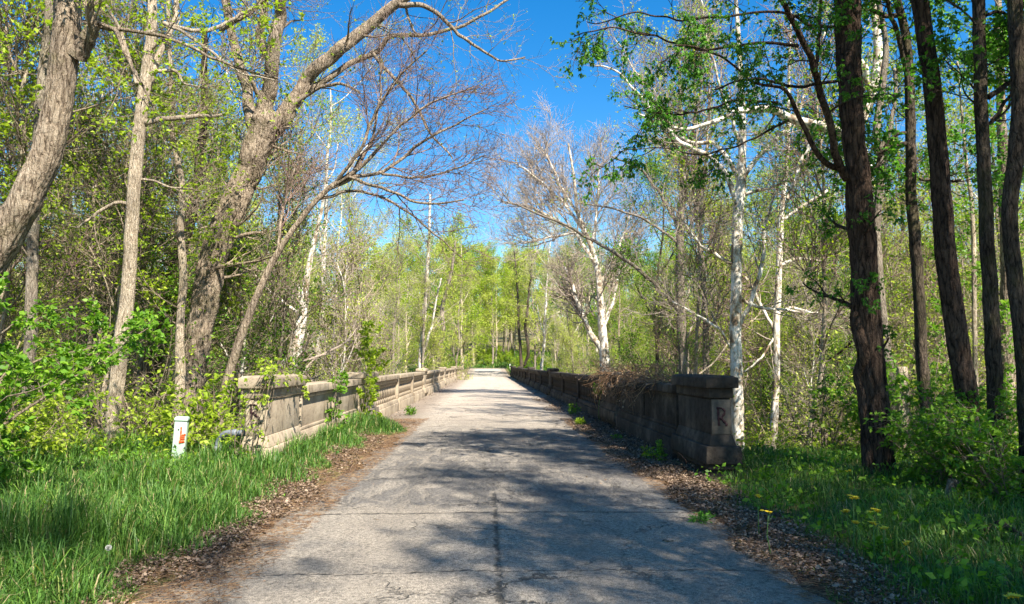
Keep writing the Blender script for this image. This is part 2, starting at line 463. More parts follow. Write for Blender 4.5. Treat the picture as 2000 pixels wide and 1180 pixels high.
    # brown dirt towards the ragged edges
    ed = N.new('ShaderNodeMapRange'); ed.inputs[1].default_value = 1.8; ed.inputs[2].default_value = 2.5
    L.new(math_(N, L, 'ADD', math_(N, L, 'ABSOLUTE', math_(N, L, 'SUBTRACT', X, .15)), math_(N, L, 'MULTIPLY', warp, 1.6)), ed.inputs[0])
    col = mix(N, L, math_(N, L, 'MULTIPLY', ed.outputs[0], .6), col, (.19, .145, .11))
    h = math_(N, L, 'ADD', n3.outputs[0], math_(N, L, 'MULTIPLY', n2.outputs[0], 1.4))
    h = math_(N, L, 'ADD', h, math_(N, L, 'MULTIPLY', math_(N, L, 'MULTIPLY', am2, n4.outputs[0]), 3))
    h = math_(N, L, 'SUBTRACT', h, math_(N, L, 'MULTIPLY', tot, 3))
    finish(N, L, col, .92, h, 1.0, .022, .2)
    return m
M['road'] = road_mat()
def ground_mat():
    m, N, L = mat('forest_floor')
    tc = N.new('ShaderNodeTexCoord'); O = tc.outputs['Object']
    n1 = noise(N, L, O, .25, 5, .6); n2 = noise(N, L, O, 12, 6, .75); n3 = noise(N, L, O, 2.2, 6, .7)
    c = ramp(N, [(.3, (.06, .042, .026)), (.5, (.15, .11, .07)), (.7, (.27, .20, .135))]); L.new(n2.outputs[0], c.inputs[0])
    g = ramp(N, [(.42, (.10, .13, .03)), (.6, (.20, .25, .05))]); L.new(n2.outputs[0], g.inputs[0])
    f = ramp(N, [(.45, (0, 0, 0)), (.6, (.75, .75, .75))]); L.new(n3.outputs[0], f.inputs[0])
    finish(N, L, mix(N, L, f.outputs[0], c.outputs[0], g.outputs[0]), .95, n2.outputs[0], .8, .05, .1)
    return m
M['ground'] = ground_mat()
def dirt_mat():
    m, N, L = mat('verge_soil')
    tc = N.new('ShaderNodeTexCoord'); O = tc.outputs['Object']
    n2 = noise(N, L, O, 28, 6, .75); n3 = noise(N, L, O, 1.6, 4, .6)
    c = ramp(N, [(.3, (.045, .03, .022)), (.5, (.12, .08, .055)), (.72, (.25, .18, .13))]); L.new(n2.outputs[0], c.inputs[0])
    s = ramp(N, [(.3, (.7, .7, .7)), (.7, (1.2, 1.15, 1.1))]); L.new(n3.outputs[0], s.inputs[0])
    finish(N, L, mix(N, L, 1., c.outputs[0], s.outputs[0], 'MULTIPLY'), .95, n2.outputs[0], .9, .03, .1)
    return m
M['dirt'] = dirt_mat()
M['box'] = plain('box_paint', (.40, .52, .44), .4, 0, .1, 8)
M['orange'] = plain('orange_paint', (.75, .09, .02), .6)
M['maroon'] = plain('maroon_paint', (.030, .009, .012), .7, 0, .4)
M['pvc'] = plain('grey_conduit', (.17, .19, .22), .5)
M['galv'] = plain('sign_metal', (.20, .23, .25), .5, .6)
M['white'] = plain('white_post_paint', (.75, .75, .72), .5)
M['petal'] = plain('yellow_petals', (.85, .60, .02), .6)
M['stem'] = plain('green_stems', (.07, .16, .03), .6)
M['fluff'] = plain('seed_fluff', (.6, .6, .56), .9)

# ------------------------------------------------------------------ setting
def ground():
    xs = np.unique(np.concatenate([np.linspace(-320, -60, 27), np.linspace(-60, -12, 49), np.linspace(-12, 12, 81), np.linspace(12, 60, 49), np.linspace(60, 320, 27)]))
    ys = np.unique(np.concatenate([np.linspace(-90, -10, 21), np.linspace(-10, 30, 121), np.linspace(30, 160, 121), np.linspace(160, 420, 40)]))
    X, Y = np.meshgrid(xs, ys)
    Z = terr(X, Y)
    lo = (X > -2.35) & (X < 3.1) & (Y < 19)          # under the road sheet
    Z = np.where(lo, np.minimum(Z, -.02), Z)
    Z = np.where((np.abs(X) < 60) & (Y > 130) & (Y < 141), Z - .03, Z)
    Z = np.where((np.abs(X) < 3.3) & (Y > 97) & (Y < 132), Z - .06, Z)
    V = np.stack([X, Y, Z], -1).reshape(-1, 3)
    ny, nx = X.shape
    i = (np.arange(ny - 1)[:, None] * nx + np.arange(nx - 1)[None]).reshape(-1)
    F = np.stack([i, i + 1, i + nx + 1, i + nx], 1)
    o = mk_mesh('forest_ground', V, [F], M['ground']); tag(o, kind='structure')
ground()

def sheet(name, xl, xr, ys, zf, m, nx=12, thick=0):
    V = []
    for y in ys:
        a, b = xl(y), xr(y)
        for k in range(nx + 1):
            x = a + (b - a) * k / nx
            V.append((x, y, zf(x, y)))
    V = np.array(V); n = nx + 1
    i = (np.arange(len(ys) - 1)[:, None] * n + np.arange(nx)[None]).reshape(-1)
    F = np.stack([i, i + 1, i + n + 1, i + n], 1)
    o = mk_mesh(name, V, [F], m); tag(o, kind='structure'); return o
def wob(y, s):
    return .10 * math.sin(y * 1.7 + s) + .06 * math.sin(y * 4.3 + 2 * s) + .02 * math.sin(y * 11 + s)
sheet('verge_soil', lambda y: -3.05, lambda y: 3.15, list(np.arange(-14, 19.2, .4)), lambda x, y: -.008, M['dirt'], 16)
def rl(y): return -3.06 if y > 19 else min(-1.9 - .35 * float(ss(16, 5, y)) + wob(y, 1) + .25 * float(ss(17, 24, y)), 0) if y < 18 else -1.9 - (y - 18) * 1.16
def rr(y): return 3.2 if y > 21 else 2.35 + wob(y, 3) if y < 17 else 2.35 + (y - 17) * .2
def rzc(x, y): return .012 + float(road_z(y)) + .03 * max(0, 1 - (x / 2.5) ** 2) * (1 - float(ss(60, 97, y)))
ysr = list(np.arange(-30, 5, .5)) + list(np.arange(5, 24, .08)) + list(np.arange(24, 134.2, 1.0))
sheet('road', rl, rr, ysr, rzc, M['road'], 16)
M['road_far'] = plain('junction_asphalt', (.30, .28, .255), .9, 0, .2, 3)
def xroad():
    V = []; xs = np.arange(-70, 71, 2.)
    for x in xs:
        for y in (132.5, 134, 136, 138, 139.3):
            V.append((x, y + .004 * x * x * .2, .87 + .02 * (136 - y) * 0 + .06))
    n = 5
    i = (np.arange(len(xs) - 1)[:, None] * n + np.arange(4)[None]).reshape(-1)
    o = mk_mesh('cross_road', np.array(V), [np.stack([i, i + n, i + n + 1, i + 1], 1)], M['road_far']); tag(o, kind='structure')
xroad()

# ------------------------------------------------------------------ bridge
def bridge():
    b = empty('bridge_deck', (0, 20, 0)); tag(b, 'long concrete bridge deck carrying the road over the creek valley', 'bridge')
    g = Geo(); g.box(XL - .7, XR + .7, 19.2, 97.2, -.75, -.02); o = g.ob('deck_slab', M['concrete'], b, False); o.location = (0, -20, 0)
    for y0 in (18.2, 96.4):
        g = Geo(); g.box(XL - .68, XR + .68, y0, y0 + 1.8, -9, -.76); o = g.ob('abutment', M['concrete'], b, False); o.location = (0, -20, 0)
    for yc in (38, 58, 78):
        g = Geo(); g.box(XL - .3, XR + .3, yc - .7, yc + .7, -9, -.76); o = g.ob('pier', M['concrete'], b, False); o.location = (0, -20, 0)
    # kerb gap fillers between road sheet and walls are the deck slab itself
bridge()

def parapet(side):
    s = -1 if side == 'l' else 1
    xi = XL if s < 0 else XR
    Y0 = 10.6
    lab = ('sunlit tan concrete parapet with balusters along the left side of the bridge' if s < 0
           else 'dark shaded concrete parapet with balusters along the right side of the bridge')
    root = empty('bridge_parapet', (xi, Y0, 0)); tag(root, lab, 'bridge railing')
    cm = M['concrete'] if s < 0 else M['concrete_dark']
    T = .30
    def pb(g, out_in, out_out, y0, y1, z0, z1, tp=0):
        a, c = -out_in, T + out_out      # across, measured from the inner face outward
        xa, xb = sorted((xi * 0 + s * a, s * c))
        top = None
        if tp: top = (xa + tp, xb - tp, y0 - Y0 + tp, y1 - Y0 - tp)
        g.box(xa, xb, y0 - Y0, y1 - Y0, z0, z1, top)
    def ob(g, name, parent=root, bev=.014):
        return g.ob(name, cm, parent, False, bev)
    def big_pier(y0, y1, low=-.02, cap=1.43, end=False):
        g = Geo()
        pb(g, .00, .0, y0, y1, .60, 1.10)
        pb(g, .05, .05, y0 - .05, y1 + .05, .44, .60, .045)
        pb(g, .025, .025, y0 - .025, y1 + .025, 1.12, 1.262)
        pb(g, -.01, -.01, y0 + .012, y1 - .012, 1.10, 1.12)
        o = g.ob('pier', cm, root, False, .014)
        if y0 < 11:
            g = Geo(); a = 0 if s > 0 else -T
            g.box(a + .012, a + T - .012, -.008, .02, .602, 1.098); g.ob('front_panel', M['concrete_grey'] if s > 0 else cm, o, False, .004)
        g = Geo()
        pb(g, .12, .12, y0 - .12, y1 + .12, .19, .44, .02)
        pb(g, .08, .08, y0 - .08, y1 + .08, .11, .19)
        pb(g, .03, .03, y0 - .03, y1 + .03, -1.2, .11)
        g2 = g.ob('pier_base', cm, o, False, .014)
        g = Geo()
        pb(g, .09, .09, y0 - .09, y1 + .09, 1.262, cap - .02)
        pb(g, .09, .09, y0 - .09, y1 + .09, cap - .02, cap + .01, .07)
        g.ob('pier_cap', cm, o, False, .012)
        return o
    def run_wall(y0, y1):
        g = Geo(); pb(g, -.026, -.026, y0, y1, .5, 1.10)
        # raised frames of the panel
        n = 2; L = (y1 - y0) / n
        for k in range(n):
            a, c = y0 + k * L, y0 + (k + 1) * L
            pb(g, .0, .0, a + .002, a + .12, .56, 1.04); pb(g, .0, .0, c - .12, c - .002, .56, 1.04)
            pb(g, .001, .001, a + .002, c - .002, 1.04, 1.10); pb(g, .001, .001, a + .002, c - .002, .5, .56)
        ob(g, 'wall_panel')
        g = Geo(); pb(g, .045, .045, y0, y1, .36, .5, .03); pb(g, .10, .10, y0, y1, -1.2, .36, .02); ob(g, 'plinth')
        g = Geo(); n = 3; L = (y1 - y0) / n
        for k in range(n): pb(g, .075, .075, y0 + k * L + .006, y0 + (k + 1) * L - .006, 1.115, 1.255)
        pb(g, -.01, -.01, y0, y1, 1.10, 1.115)
        ob(g, 'coping')
    bl = []
    def bay(y0, y1):
        g = Geo(); pb(g, .045, .045, y0, y1, .30, .42, .03); pb(g, .09, .09, y0, y1, -.3, .30, .015); ob(g, 'plinth')
        g = Geo(); pb(g, .0, .0, y0, y1, 1.0, 1.10); pb(g, -.01, -.01, y0, y1, 1.10, 1.115); pb(g, .075, .075, y0 + .004, y1 - .004, 1.115, 1.245); ob(g, 'coping')
        n = 13; st = (y1 - y0) / n
        for k in range(n):
            bl.append(y0 + st * (k + .5))
    def post(y):
        g = Geo(); pb(g, .02, .02, y - .15, y + .15, .421, 1.10); pb(g, .11, .11, y - .19, y + .19, -.3, .42, .02); ob(g, 'post')
    big_pier(Y0, 12.4)
    if s < 0 or s > 0: run_wall(12.53, 18.05)
    big_pier(18.2, 20.7, cap=1.40)
    y = 20.85
    edges = []
    bigs = [37.5, 55.5, 73.5, 91.5]
    for b_ in bigs:
        big_pier(b_ - .8, b_ + .8, cap=1.40)
        e = b_ - .93; n = 3 if e - y > 12 else 3
        st = (e - y) / n
        for k in range(n):
            bay(y + k * st + (.155 if k else 0), y + (k + 1) * st - (.155 if k < n - 1 else 0))
            if k: post(y + k * st)
        y = b_ + .93
    bay(y, 96.6); big_pier(96.75, 98.2, cap=1.40)
    def bal(g, y, y_rel=0):
        pb(g, -.05, -.05, y - .17, y + .17, .42, .56, .03)
        pb(g, -.07, -.07, y - .125, y + .125, .56, .90)
        pb(g, -.05, -.05, y - .17, y + .17, .90, .999)
    proto = None
    for k, yy in enumerate(bl[:100]):
        if proto is None:
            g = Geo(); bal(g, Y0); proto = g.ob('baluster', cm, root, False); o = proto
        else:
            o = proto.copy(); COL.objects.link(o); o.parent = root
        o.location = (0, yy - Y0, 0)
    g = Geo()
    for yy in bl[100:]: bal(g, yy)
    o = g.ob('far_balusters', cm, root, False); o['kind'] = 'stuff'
    return root
PL = parapet('l'); PR = parapet('r')

# painted letters: flat strokes a few mm proud of the concrete
def stroke(g, pts, w, y, th=.004):
    pts = np.array(pts, float)
    t = np.linspace(0, 1, 26); s = np.linspace(0, 1, len(pts))
    X = np.interp(t, s, pts[:, 0]); Z = np.interp(t, s, pts[:, 1])
    for _ in range(3):
        X[1:-1] = (X[:-2] + X[1:-1] * 2 + X[2:]) / 4; Z[1:-1] = (Z[:-2] + Z[1:-1] * 2 + Z[2:]) / 4
    dx, dz = np.gradient(X), np.gradient(Z); ln = np.hypot(dx, dz); nx, nz = -dz / ln, dx / ln
    ww = w * (1 + .18 * np.sin(t * 19 + pts[0, 0] * 90) + .08 * np.sin(t * 47)) / 2
    V = []
    for k in range(26):
        for (q, yy) in ((1, y), (-1, y), (1, y + th), (-1, y + th)):
            V.append((X[k] + nx[k] * ww[k] * q, yy, Z[k] + nz[k] * ww[k] * q))
    F = []
    for k in range(25):
        a = k * 4; b = a + 4
        F += [(a, b, b + 1, a + 1), (a + 2, a + 3, b + 3, b + 2), (a, a + 2, b + 2, b), (a + 1, b + 1, b + 3, a + 3)]
    g.add(V, [np.array(F)])
def letterR(parent, side, cx, cz, w, h, sc=1.0):
    g = Geo(); y = -.013
    x0, x1, zt, zb = cx - w / 2, cx + w / 2, cz + h / 2, cz - h / 2
    stroke(g, [(x0, zt - .01), (x0 + .004, cz), (x0 + .012, zb)], .032 * sc, y, .005)
    stroke(g, [(x0 - .02, zt + .006), (x0 + w * .5, zt + .004), (x1 - .008, zt - h * .12), (x1 - .012, zt - h * .3), (x0 + w * .6, cz + h * .02), (x0 + .02, cz - h * .06)], .027 * sc, y - .0015, .005)
    stroke(g, [(x0 + w * .3, cz - h * .03), (x0 + w * .68, cz - h * .2), (x1 + .012, zb + h * .1), (x1 + .012, zb - .006)], .036 * sc, y - .003, .005)
    o = g.ob('painted_letter', M['maroon'], parent, False); o['label'] = 'dark maroon painted letter R'
# right pier front face spans x: 0..0.3 from the parapet origin
letterR(PR, 1, .155, .85, .105, .25)
letterR(PL, -1, -.17, .93, .10, .20, .9)
g = Geo()
for k in range(7):
    x = -.26 + k * .033
    stroke(g, [(x, .755 + k * .003), (x + .012, .785 + k * .003), (x + .02, .752 + k * .003)], .007, -.012, .004)
g.ob('painted_scrawl', M['bark_dark'], PL, False)

# ------------------------------------------------------------------ tree tools
def resample(P, Rr, n):
    P = np.asarray(P, float); Rr = np.asarray(Rr, float)
    m = len(P)
    d = np.concatenate([[0], np.cumsum(np.linalg.norm(np.diff(P, axis=0), axis=1))]); t = np.linspace(0, d[-1], n)
    # catmull-rom
    Q = np.empty((n, 3)); Rn = np.interp(t, d, Rr)
    seg = np.clip(np.searchsorted(d, t, side='right') - 1, 0, m - 2)
    for k in range(n):
        i = seg[k]; u = (t[k] - d[i]) / max(d[i + 1] - d[i], 1e-6)
        p0 = P[max(i - 1, 0)]; p1 = P[i]; p2 = P[i + 1]; p3 = P[min(i + 2, m - 1)]
        Q[k] = .5 * ((2 * p1) + (-p0 + p2) * u + (2 * p0 - 5 * p1 + 4 * p2 - p3) * u * u + (-p0 + 3 * p1 - 3 * p2 + p3) * u ** 3)
    return Q, Rn

def hero(name, label, Y, stems, bark='bark', twig='twig', tw=None, lf=None, seed=1, ground_base=True, cat='tree', wild=.045, group=None):
    """stems: lists of (px,py,width_px[,dY]) traced from base to tip, first one is the trunk"""
    g = np.random.default_rng(seed)
    root = empty(name); tag(root, label, cat, group)
    PP, RR = [], []
    base = None
    for k, st in enumerate(stems):
        pts, rad = [], []
        lean = g.uniform(-.35, .35) if k else 0
        for j, p in enumerate(st):
            dy = (p[3] if len(p) > 3 else 0)
            w = at(p[0], p[1], Y + dy)
            if k and len(p) < 4 and j:
                dist = np.linalg.norm(w - pts[0]); w = at(p[0], p[1], Y + lean * dist)
            pts.append(w)
            rel = w - np.array([0, 0, CAMZ]); zc = -(CM.T @ rel)[2]
            rad.append(p[2] * zc * zc / math.hypot(rel[0], rel[1]) / FPX / 2 if k == 0 else p[2] * zc / FPX / 2 * .95)
        if k == 0 and ground_base:
            p0 = pts[0]; d = nrm(pts[0] - pts[1]); d = nrm(d + np.array([0, 0, -1.2]))
            z = tz(p0[0], p0[1])
            if p0[2] > z:
                L = (p0[2] - z + .25) / max(-d[2], .3)
                q = p0 + d * L
                if L > 1.6:
                    pts.insert(0, p0 + d * L * .5); rad.insert(0, rad[0] * 1.05)
                q = p0 + d * L; up_ = q - d * min(.5, L * .5); pts.insert(0, up_) if L > .9 else None; rad.insert(0, rad[0] * 1.12) if L > .9 else None
                pts.insert(0, q); rad.insert(0, rad[0] * 1.5)
            base = pts[0].copy(); base[2] = tz(base[0], base[1])
        if base is None: base = pts[0].copy()
        Q, Rn = resample(pts, rad, 40 if k == 0 else 20)
        if k == 0:
            Q[3:-1] += (g.normal(0, 1, (36, 3)) * Rn[3:-1, None] * wild)
        else:
            Q[2:] += np.cumsum(g.normal(0, 1, (18, 3)), axis=0) * .012 * np.linalg.norm(Q[-1] - Q[0]) * np.array([.4, 1, .4])
        PP.append(Q); RR.append(Rn)
        gg = Geo()
        # densify for roughness
        big = max(st[j][2] for j in range(len(st))) > 28; n2 = (420 if big else 130) if k == 0 else (160 if big else 50)
        Q2, R2 = resample(Q, Rn, n2)
        gg.tube(Q2, R2, (60 if big else 24) if k == 0 else (26 if big else 12), True, rough=.03 if k == 0 else .035, seed=seed * 31 + k)
        gg.ob('trunk' if k == 0 else 'limb', M[bark], root)
    tw = dict(dict(k1=9, L1=(1, 2.2), k2=6, L2=(.5, 1.1), k3=5, L3=(.2, .5), t0=.25, trunk=True, up=.1, r1=.35, flat=1., ang=(35, 70), w=.16, trunk_t0=.4, trunk_k=None, rm=1.), **(tw or {}))
    A = []
    if tw['trunk']:
        kk = tw['trunk_k'] or tw['k1']
        A.append(grow(PP[0][None], RR[0][None], kk, tw['trunk_t0'], 1, tw['L1'], (45, 85), 9, tw['up'], tw['w'], .22, .008, .25, tw['flat'], g, .2))
    if len(PP) > 1:
        A.append(grow(np.stack([resample(p, r, 20)[0] for p, r in zip(PP[1:], RR[1:])]), np.stack([resample(p, r, 20)[1] for p, r in zip(PP[1:], RR[1:])]),
                      tw['k1'], tw['t0'], 1, tw['L1'], tw['ang'], 9, tw['up'], tw['w'], tw['r1'], .008, .25, tw['flat'], g))
    P1 = np.vstack([a[0] for a in A]); R1 = np.vstack([a[1] for a in A]); R1 = np.minimum(R1, .05)
    P2, R2 = grow(P1, R1, tw['k2'], .15, 1, tw['L2'], (25, 60), 6, tw['up'], tw['w'], .55, .005, .4, tw['flat'], g)
    P3, R3 = grow(P2, R2, tw['k3'], .15, 1, tw['L3'], (25, 60), 4, tw['up'], tw['w'], .6, .0032, .5, tw['flat'], g)
    R2 = R2 * (1 + (tw['rm'] - 1) * .6); R3 = R3 * tw['rm']
    G = Geo()
    for P_, R_, s_ in ((P1, R1, 5), (P2, R2, 4), (P3, R3, 3)):
        V, F = tubes(P_, R_, s_); G.add(V, F)
    G.ob('branches', M[twig], root)
    if lf:
        V, F = leafgeo(P3, lf['n'], lf.get('s', (.05, .1)), g, lf.get('spread', .03), lf.get('c', 1), lf.get('droop', 0), lf.get('a', .5))
        mk_mesh('crown', V, F, M[lf.get('m', 'leaf_yg')], root, False)
    rebase(root, base)
    return root

def template(name, seed, H, r0, bark, twig, limbs=9, t0=.3, limbL=(3, 5.5), ang=(30, 60), k2=6, k3=6, k4=5, up=.12, leaves=None, wig=.15, fork=0, flat=1., lean=.04):
    g = np.random.default_rng(seed)
    root = empty(name)
    n = 14
    z = np.linspace(0, H, n)
    xy = np.cumsum(g.normal(0, lean * H / n * 1.6, (n, 2)), 0); xy -= xy[0]
    P0 = np.column_stack([xy, z]); P0[0, 2] = -.5
    R0 = r0 * (1 - .88 * (z / H) ** .9); R0[0] *= 1.3
    A, B = P0[None], R0[None]
    P1, R1 = grow(A, B, limbs, t0, .97, limbL, ang, 9, up, wig * .6, .62, .02, .25, 1, g, .45)
    P2, R2 = grow(P1, R1, k2, .2, 1, (limbL[0] * .38, limbL[1] * .42), (25, 60), 7, up, wig, .55, .010, .3, flat, g)
    P3, R3 = grow(P2, R2, k3, .15, 1, (.7, 1.5), (25, 60), 5, up, wig, .6, .007, .5, flat, g)
    P4, R4 = grow(P3, R3, k4, .1, 1, (.35, .75), (25, 60), 3, up, wig, .7, .0055, .6, flat, g)
    G = Geo()
    Q0, S0 = resample(P0, R0, 40)
    V, F = tubes(Q0[None], S0[None], 12, rough=.03, seed=seed); G.add(V, F)
    V, F = tubes(P1, R1, 7, rough=.03, seed=seed + 1); G.add(V, F)
    G.ob('trunk', M[bark], root)
    G = Geo()
    for P_, R_, s_ in ((P2, R2, 4), (P3, R3, 3), (P4, R4, 3)):
        V, F = tubes(P_, R_, s_); G.add(V, F)
    G.ob('branches', M[twig], root)
    if leaves:
        V, F = leafgeo(P4, leaves['n'], leaves.get('s', (.07, .14)), g, leaves.get('spread', .06), leaves.get('c', 1), 0, leaves.get('a', .6), 0)
        mk_mesh('crown', V, F, M[leaves['m']], root, False)
    return root
used = set()
def place(proto, x, y, rz, sc, label, group, cat='tree', z=None, tilt=None):
    if proto.name in used:
        r = proto.copy(); COL.objects.link(r)
        for c in proto.children:
            d = c.copy(); COL.objects.link(d); d.parent = r
    else:
        r = proto; used.add(proto.name)
    r.location = (float(x), float(y), tz(x, y) - .05 if z is None else z)
    r.rotation_euler = (tilt[0] if tilt else float(rng.normal(0, .03)), tilt[1] if tilt else float(rng.normal(0, .03)), rz); r.scale = (sc, sc, sc * float(rng.uniform(.95, 1.08)))
    tag(r, label, cat, group)
    return r
def clone_proto(proto, name):
    r = empty(name)
    for c in proto.children:
        d = c.copy(); COL.objects.link(d); d.parent = r
    return r

# ------------------------------------------------------------------ hero trees, left
hero('leaning_tree', 'massive leaning trunk with furrowed grey bark at the far left edge', 9.2,
     [[(-120, 680, 88), (-60, 570, 82), (-6, 485, 76), (43, 405, 69), (86, 312, 63), (108, 230, 60), (120, 150, 59), (130, 60, 57), (131, 0, 54), (133, -160, 50), (138, -330, 40)],
      [(150, 110, 40), (180, 60, 26), (187, 32, 16)],
      [(175, 50, 9), (250, 58, 8), (330, 72, 7), (400, 96, 6), (470, 130, 5), (540, 145, 4)],
      [(165, 45, 7), (225, 60, 9), (250, 100, 8), (272, 160, 6), (300, 220, 3)]],
     'bark', 'twig', dict(k1=4, k2=5, k3=4, L1=(.6, 1.5), trunk_t0=.75, trunk_k=9, t0=.4), dict(n=900, s=(.04, .08), c=3, m='leaf_yg'), 11)
hero('slender_tree', 'slim grey trunk just behind the massive leaning one', 12.5,
     [[(60, 640, 26), (66, 420, 24), (75, 250, 22), (88, 100, 20), (98, 0, 18), (105, -200, 13)]],
     'bark_grey', 'twig', dict(trunk_k=14, k2=7, k3=6, trunk_t0=.3, L1=(1.2, 2.6), flat=.5), dict(n=2600, s=(.05, .1), c=3, m='leaf_yg'), 12)
hero('pale_tree', 'slender pale tan trunk with dead side limb left of the utility box', 12.6,
     [[(213, 898, 31), (222, 800, 30), (236, 680, 31), (250, 560, 28), (257, 440, 27), (264, 330, 26), (274, 230, 25), (284, 160, 23), (296, 60, 20), (300, -60, 16), (305, -260, 11)],
      [(283, 240, 13), (320, 232, 11), (370, 225, 10), (410, 224, 7), (442, 224, 5)],
      [(284, 170, 15), (300, 130, 14), (318, 80, 11), (340, 30, 10), (352, -40, 8)],
      [(268, 165, 9), (250, 110, 8), (236, 60, 6), (215, 20, 5)],
      [(262, 350, 6), (300, 352, 5), (335, 366, 4), (380, 368, 3)],
      [(318, 45, 8), (400, 60, 8), (450, 40, 7), (500, 10, 6)],
      [(320, 45, 7), (380, 75, 6), (430, 110, 5), (470, 135, 4), (540, 150, 3)],
      [(255, 400, 9), (225, 395, 7), (190, 415, 6), (150, 445, 4)],
      [(290, 142, 8), (340, 140, 7), (360, 165, 4), (400, 172, 3)]],
     'bark_tan', 'twig', dict(k1=5, L1=(.6, 1.6), k2=5, k3=4, L2=(.4, .9), trunk_k=6, trunk_t0=.6, t0=.45), dict(n=800, s=(.04, .08), c=3, m='leaf_yg'), 13)
hero('thin_tree', 'thin pale crooked trunk beside the huge forked maple on its left', 14.5,
     [[(345, 830, 22), (352, 740, 21), (352, 640, 17), (358, 540, 16), (352, 450, 15), (356, 360, 12), (340, 280, 11), (335, 180, 9), (330, 60, 8), (325, -80, 6)]],
     'bark_tan', 'twig', dict(trunk_k=18, trunk_t0=.25, L1=(.8, 2.0), k2=6, k3=5, flat=.5), dict(n=1800, s=(.05, .09), c=3, m='leaf_yg'), 14)
hero('forked_maple', 'huge old maple with shaggy bark forking into several great limbs behind the left pier', 16.5,
     [[(362, 850, 62), (374, 750, 54), (388, 660, 51), (404, 570, 55), (424, 480, 53), (449, 420, 55), (479, 345, 50), (503, 285, 56), (520, 240, 66), (526, 222, 54)],
      [(500, 262, 30), (480, 200, 22), (460, 150, 20), (448, 100, 18), (436, 50, 17), (426, 0, 17), (415, -120, 16), (400, -300, 10)],
      [(514, 250, 40), (518, 200, 32), (528, 140, 28), (536, 80, 26), (547, 20, 24), (560, -80, 20), (580, -260, 14)],
      [(530, 120, 24), (512, 70, 18), (512, 0, 15), (500, -120, 10)],
      [(534, 250, 46), (566, 215, 34), (598, 165, 28), (640, 125, 27), (690, 85, 25), (740, 45, 22), (790, 8, 18), (860, -30, 16), (960, -90, 10)],
      [(525, 238, 12), (575, 200, 15), (620, 160, 13), (670, 125, 12), (720, 105, 11), (765, 75, 9), (820, 76, 8), (880, 60, 7), (930, 40, 6), (990, 0, 5), (1030, -30, 3)],
      [(780, 10, 12), (830, 18, 10), (880, 50, 8), (930, 90, 6), (985, 118, 4), (1030, 105, 3)],
      [(725, 100, 8), (760, 145, 7), (800, 190, 6), (835, 250, 5), (880, 310, 3)],
      [(430, 60, 9), (470, 35, 9), (520, 0, 8), (560, -40, 6)],
      [(790, 5, 6), (800, 40, 5), (812, 68, 4)],
      [(560, 225, 18), (600, 180, 9), (660, 160, 6), (700, 175, 4)]],
     'bark', 'twig', dict(k1=8, L1=(1.0, 2.6), k2=6, k3=5, L2=(.5, 1.3), L3=(.25, .6), trunk=True, trunk_k=10, trunk_t0=.5, up=.05, t0=.3), dict(n=700, s=(.03, .07), c=3, m='leaf_yg', droop=.6), 15)
hero('dark_tree', 'dark leaning trunk in the woods between the pale slender tree and the huge maple', 18,
     [[(285, 850, 30), (300, 740, 32), (318, 640, 32), (338, 550, 30), (358, 470, 26), (382, 380, 22), (392, 300, 18), (398, 220, 14), (400, 60, 10)],
      [(318, 620, 10), (345, 600, 8), (380, 575, 6)]],
     'bark_dark', 'twig_dark', dict(trunk_k=16, trunk_t0=.4, L1=(1, 2.4)), dict(n=900, s=(.05, .1), c=3, m='leaf_yg'), 16)
hero('arching_tree', 'arching bare tree whose reddish spray of twigs reaches out over the left parapet', 15.0,
     [[(432, 800, 21), (448, 730, 19), (470, 660, 17), (505, 570, 14), (542, 495, 12), (590, 425, 11), (640, 370, 10), (700, 330, 8), (740, 290, 6)],
      [(545, 490, 7), (548, 430, 6), (560, 370, 5), (575, 320, 4)],
      [(640, 370, 9), (690, 350, 8), (745, 340, 7), (810, 300, 6), (870, 265, 4), (950, 225, 2)],
      [(650, 362, 8), (710, 300, 7), (745, 220, 6), (790, 160, 5), (850, 110, 3)],
      [(690, 335, 7), (730, 270, 6), (745, 200, 5), (750, 120, 3)],
      [(680, 345, 7), (760, 370, 6), (820, 400, 5), (900, 400, 3)],
      [(620, 390, 7), (700, 370, 6), (780, 400, 5), (840, 440, 4), (900, 490, 2)],
      [(740, 290, 6), (800, 230, 5), (870, 190, 4), (930, 170, 2)],
      [(745, 340, 6), (810, 345, 5), (880, 330, 4), (950, 300, 2)]],
     'bark', 'twig_pink', dict(rm=1.2, k1=11, L1=(.9, 1.9), k2=8, k3=5, L2=(.5, 1.0), L3=(.25, .5), trunk=False, ang=(20, 50), t0=.15, up=.03, r1=.5, w=.1), dict(n=1600, s=(.012, .028), c=2, m='leaf_tan'), 17)
hero('sycamore_tree', 'short leaning white trunk just behind the left parapet', 24,
     [[(560, 760, 30), (575, 690, 26), (590, 620, 20), (598, 550, 13), (612, 480, 9), (630, 400, 6), (640, 320, 4)],
      [(578, 680, 12), (545, 720, 9), (530, 745, 8)], [(590, 620, 8), (540, 580, 6), (500, 540, 4)]],
     'syc', 'twig_pale', dict(trunk_k=20, k1=4, L1=(1.5, 3.2)), None, 18)
hero('sycamore_tree', 'thin white trunk rising above the middle of the left parapet', 62,
     [[(820, 760, 10), (822, 700, 10), (828, 620, 9), (834, 540, 7), (838, 460, 6), (840, 380, 4)],
      [(823, 700, 7), (838, 650, 5), (850, 600, 4), (862, 540, 3)]],
     'syc', 'twig_pale', dict(trunk_k=22, k1=6, L1=(2, 4), k2=6, L2=(1, 2), L3=(.5, 1.1)), None, 19)
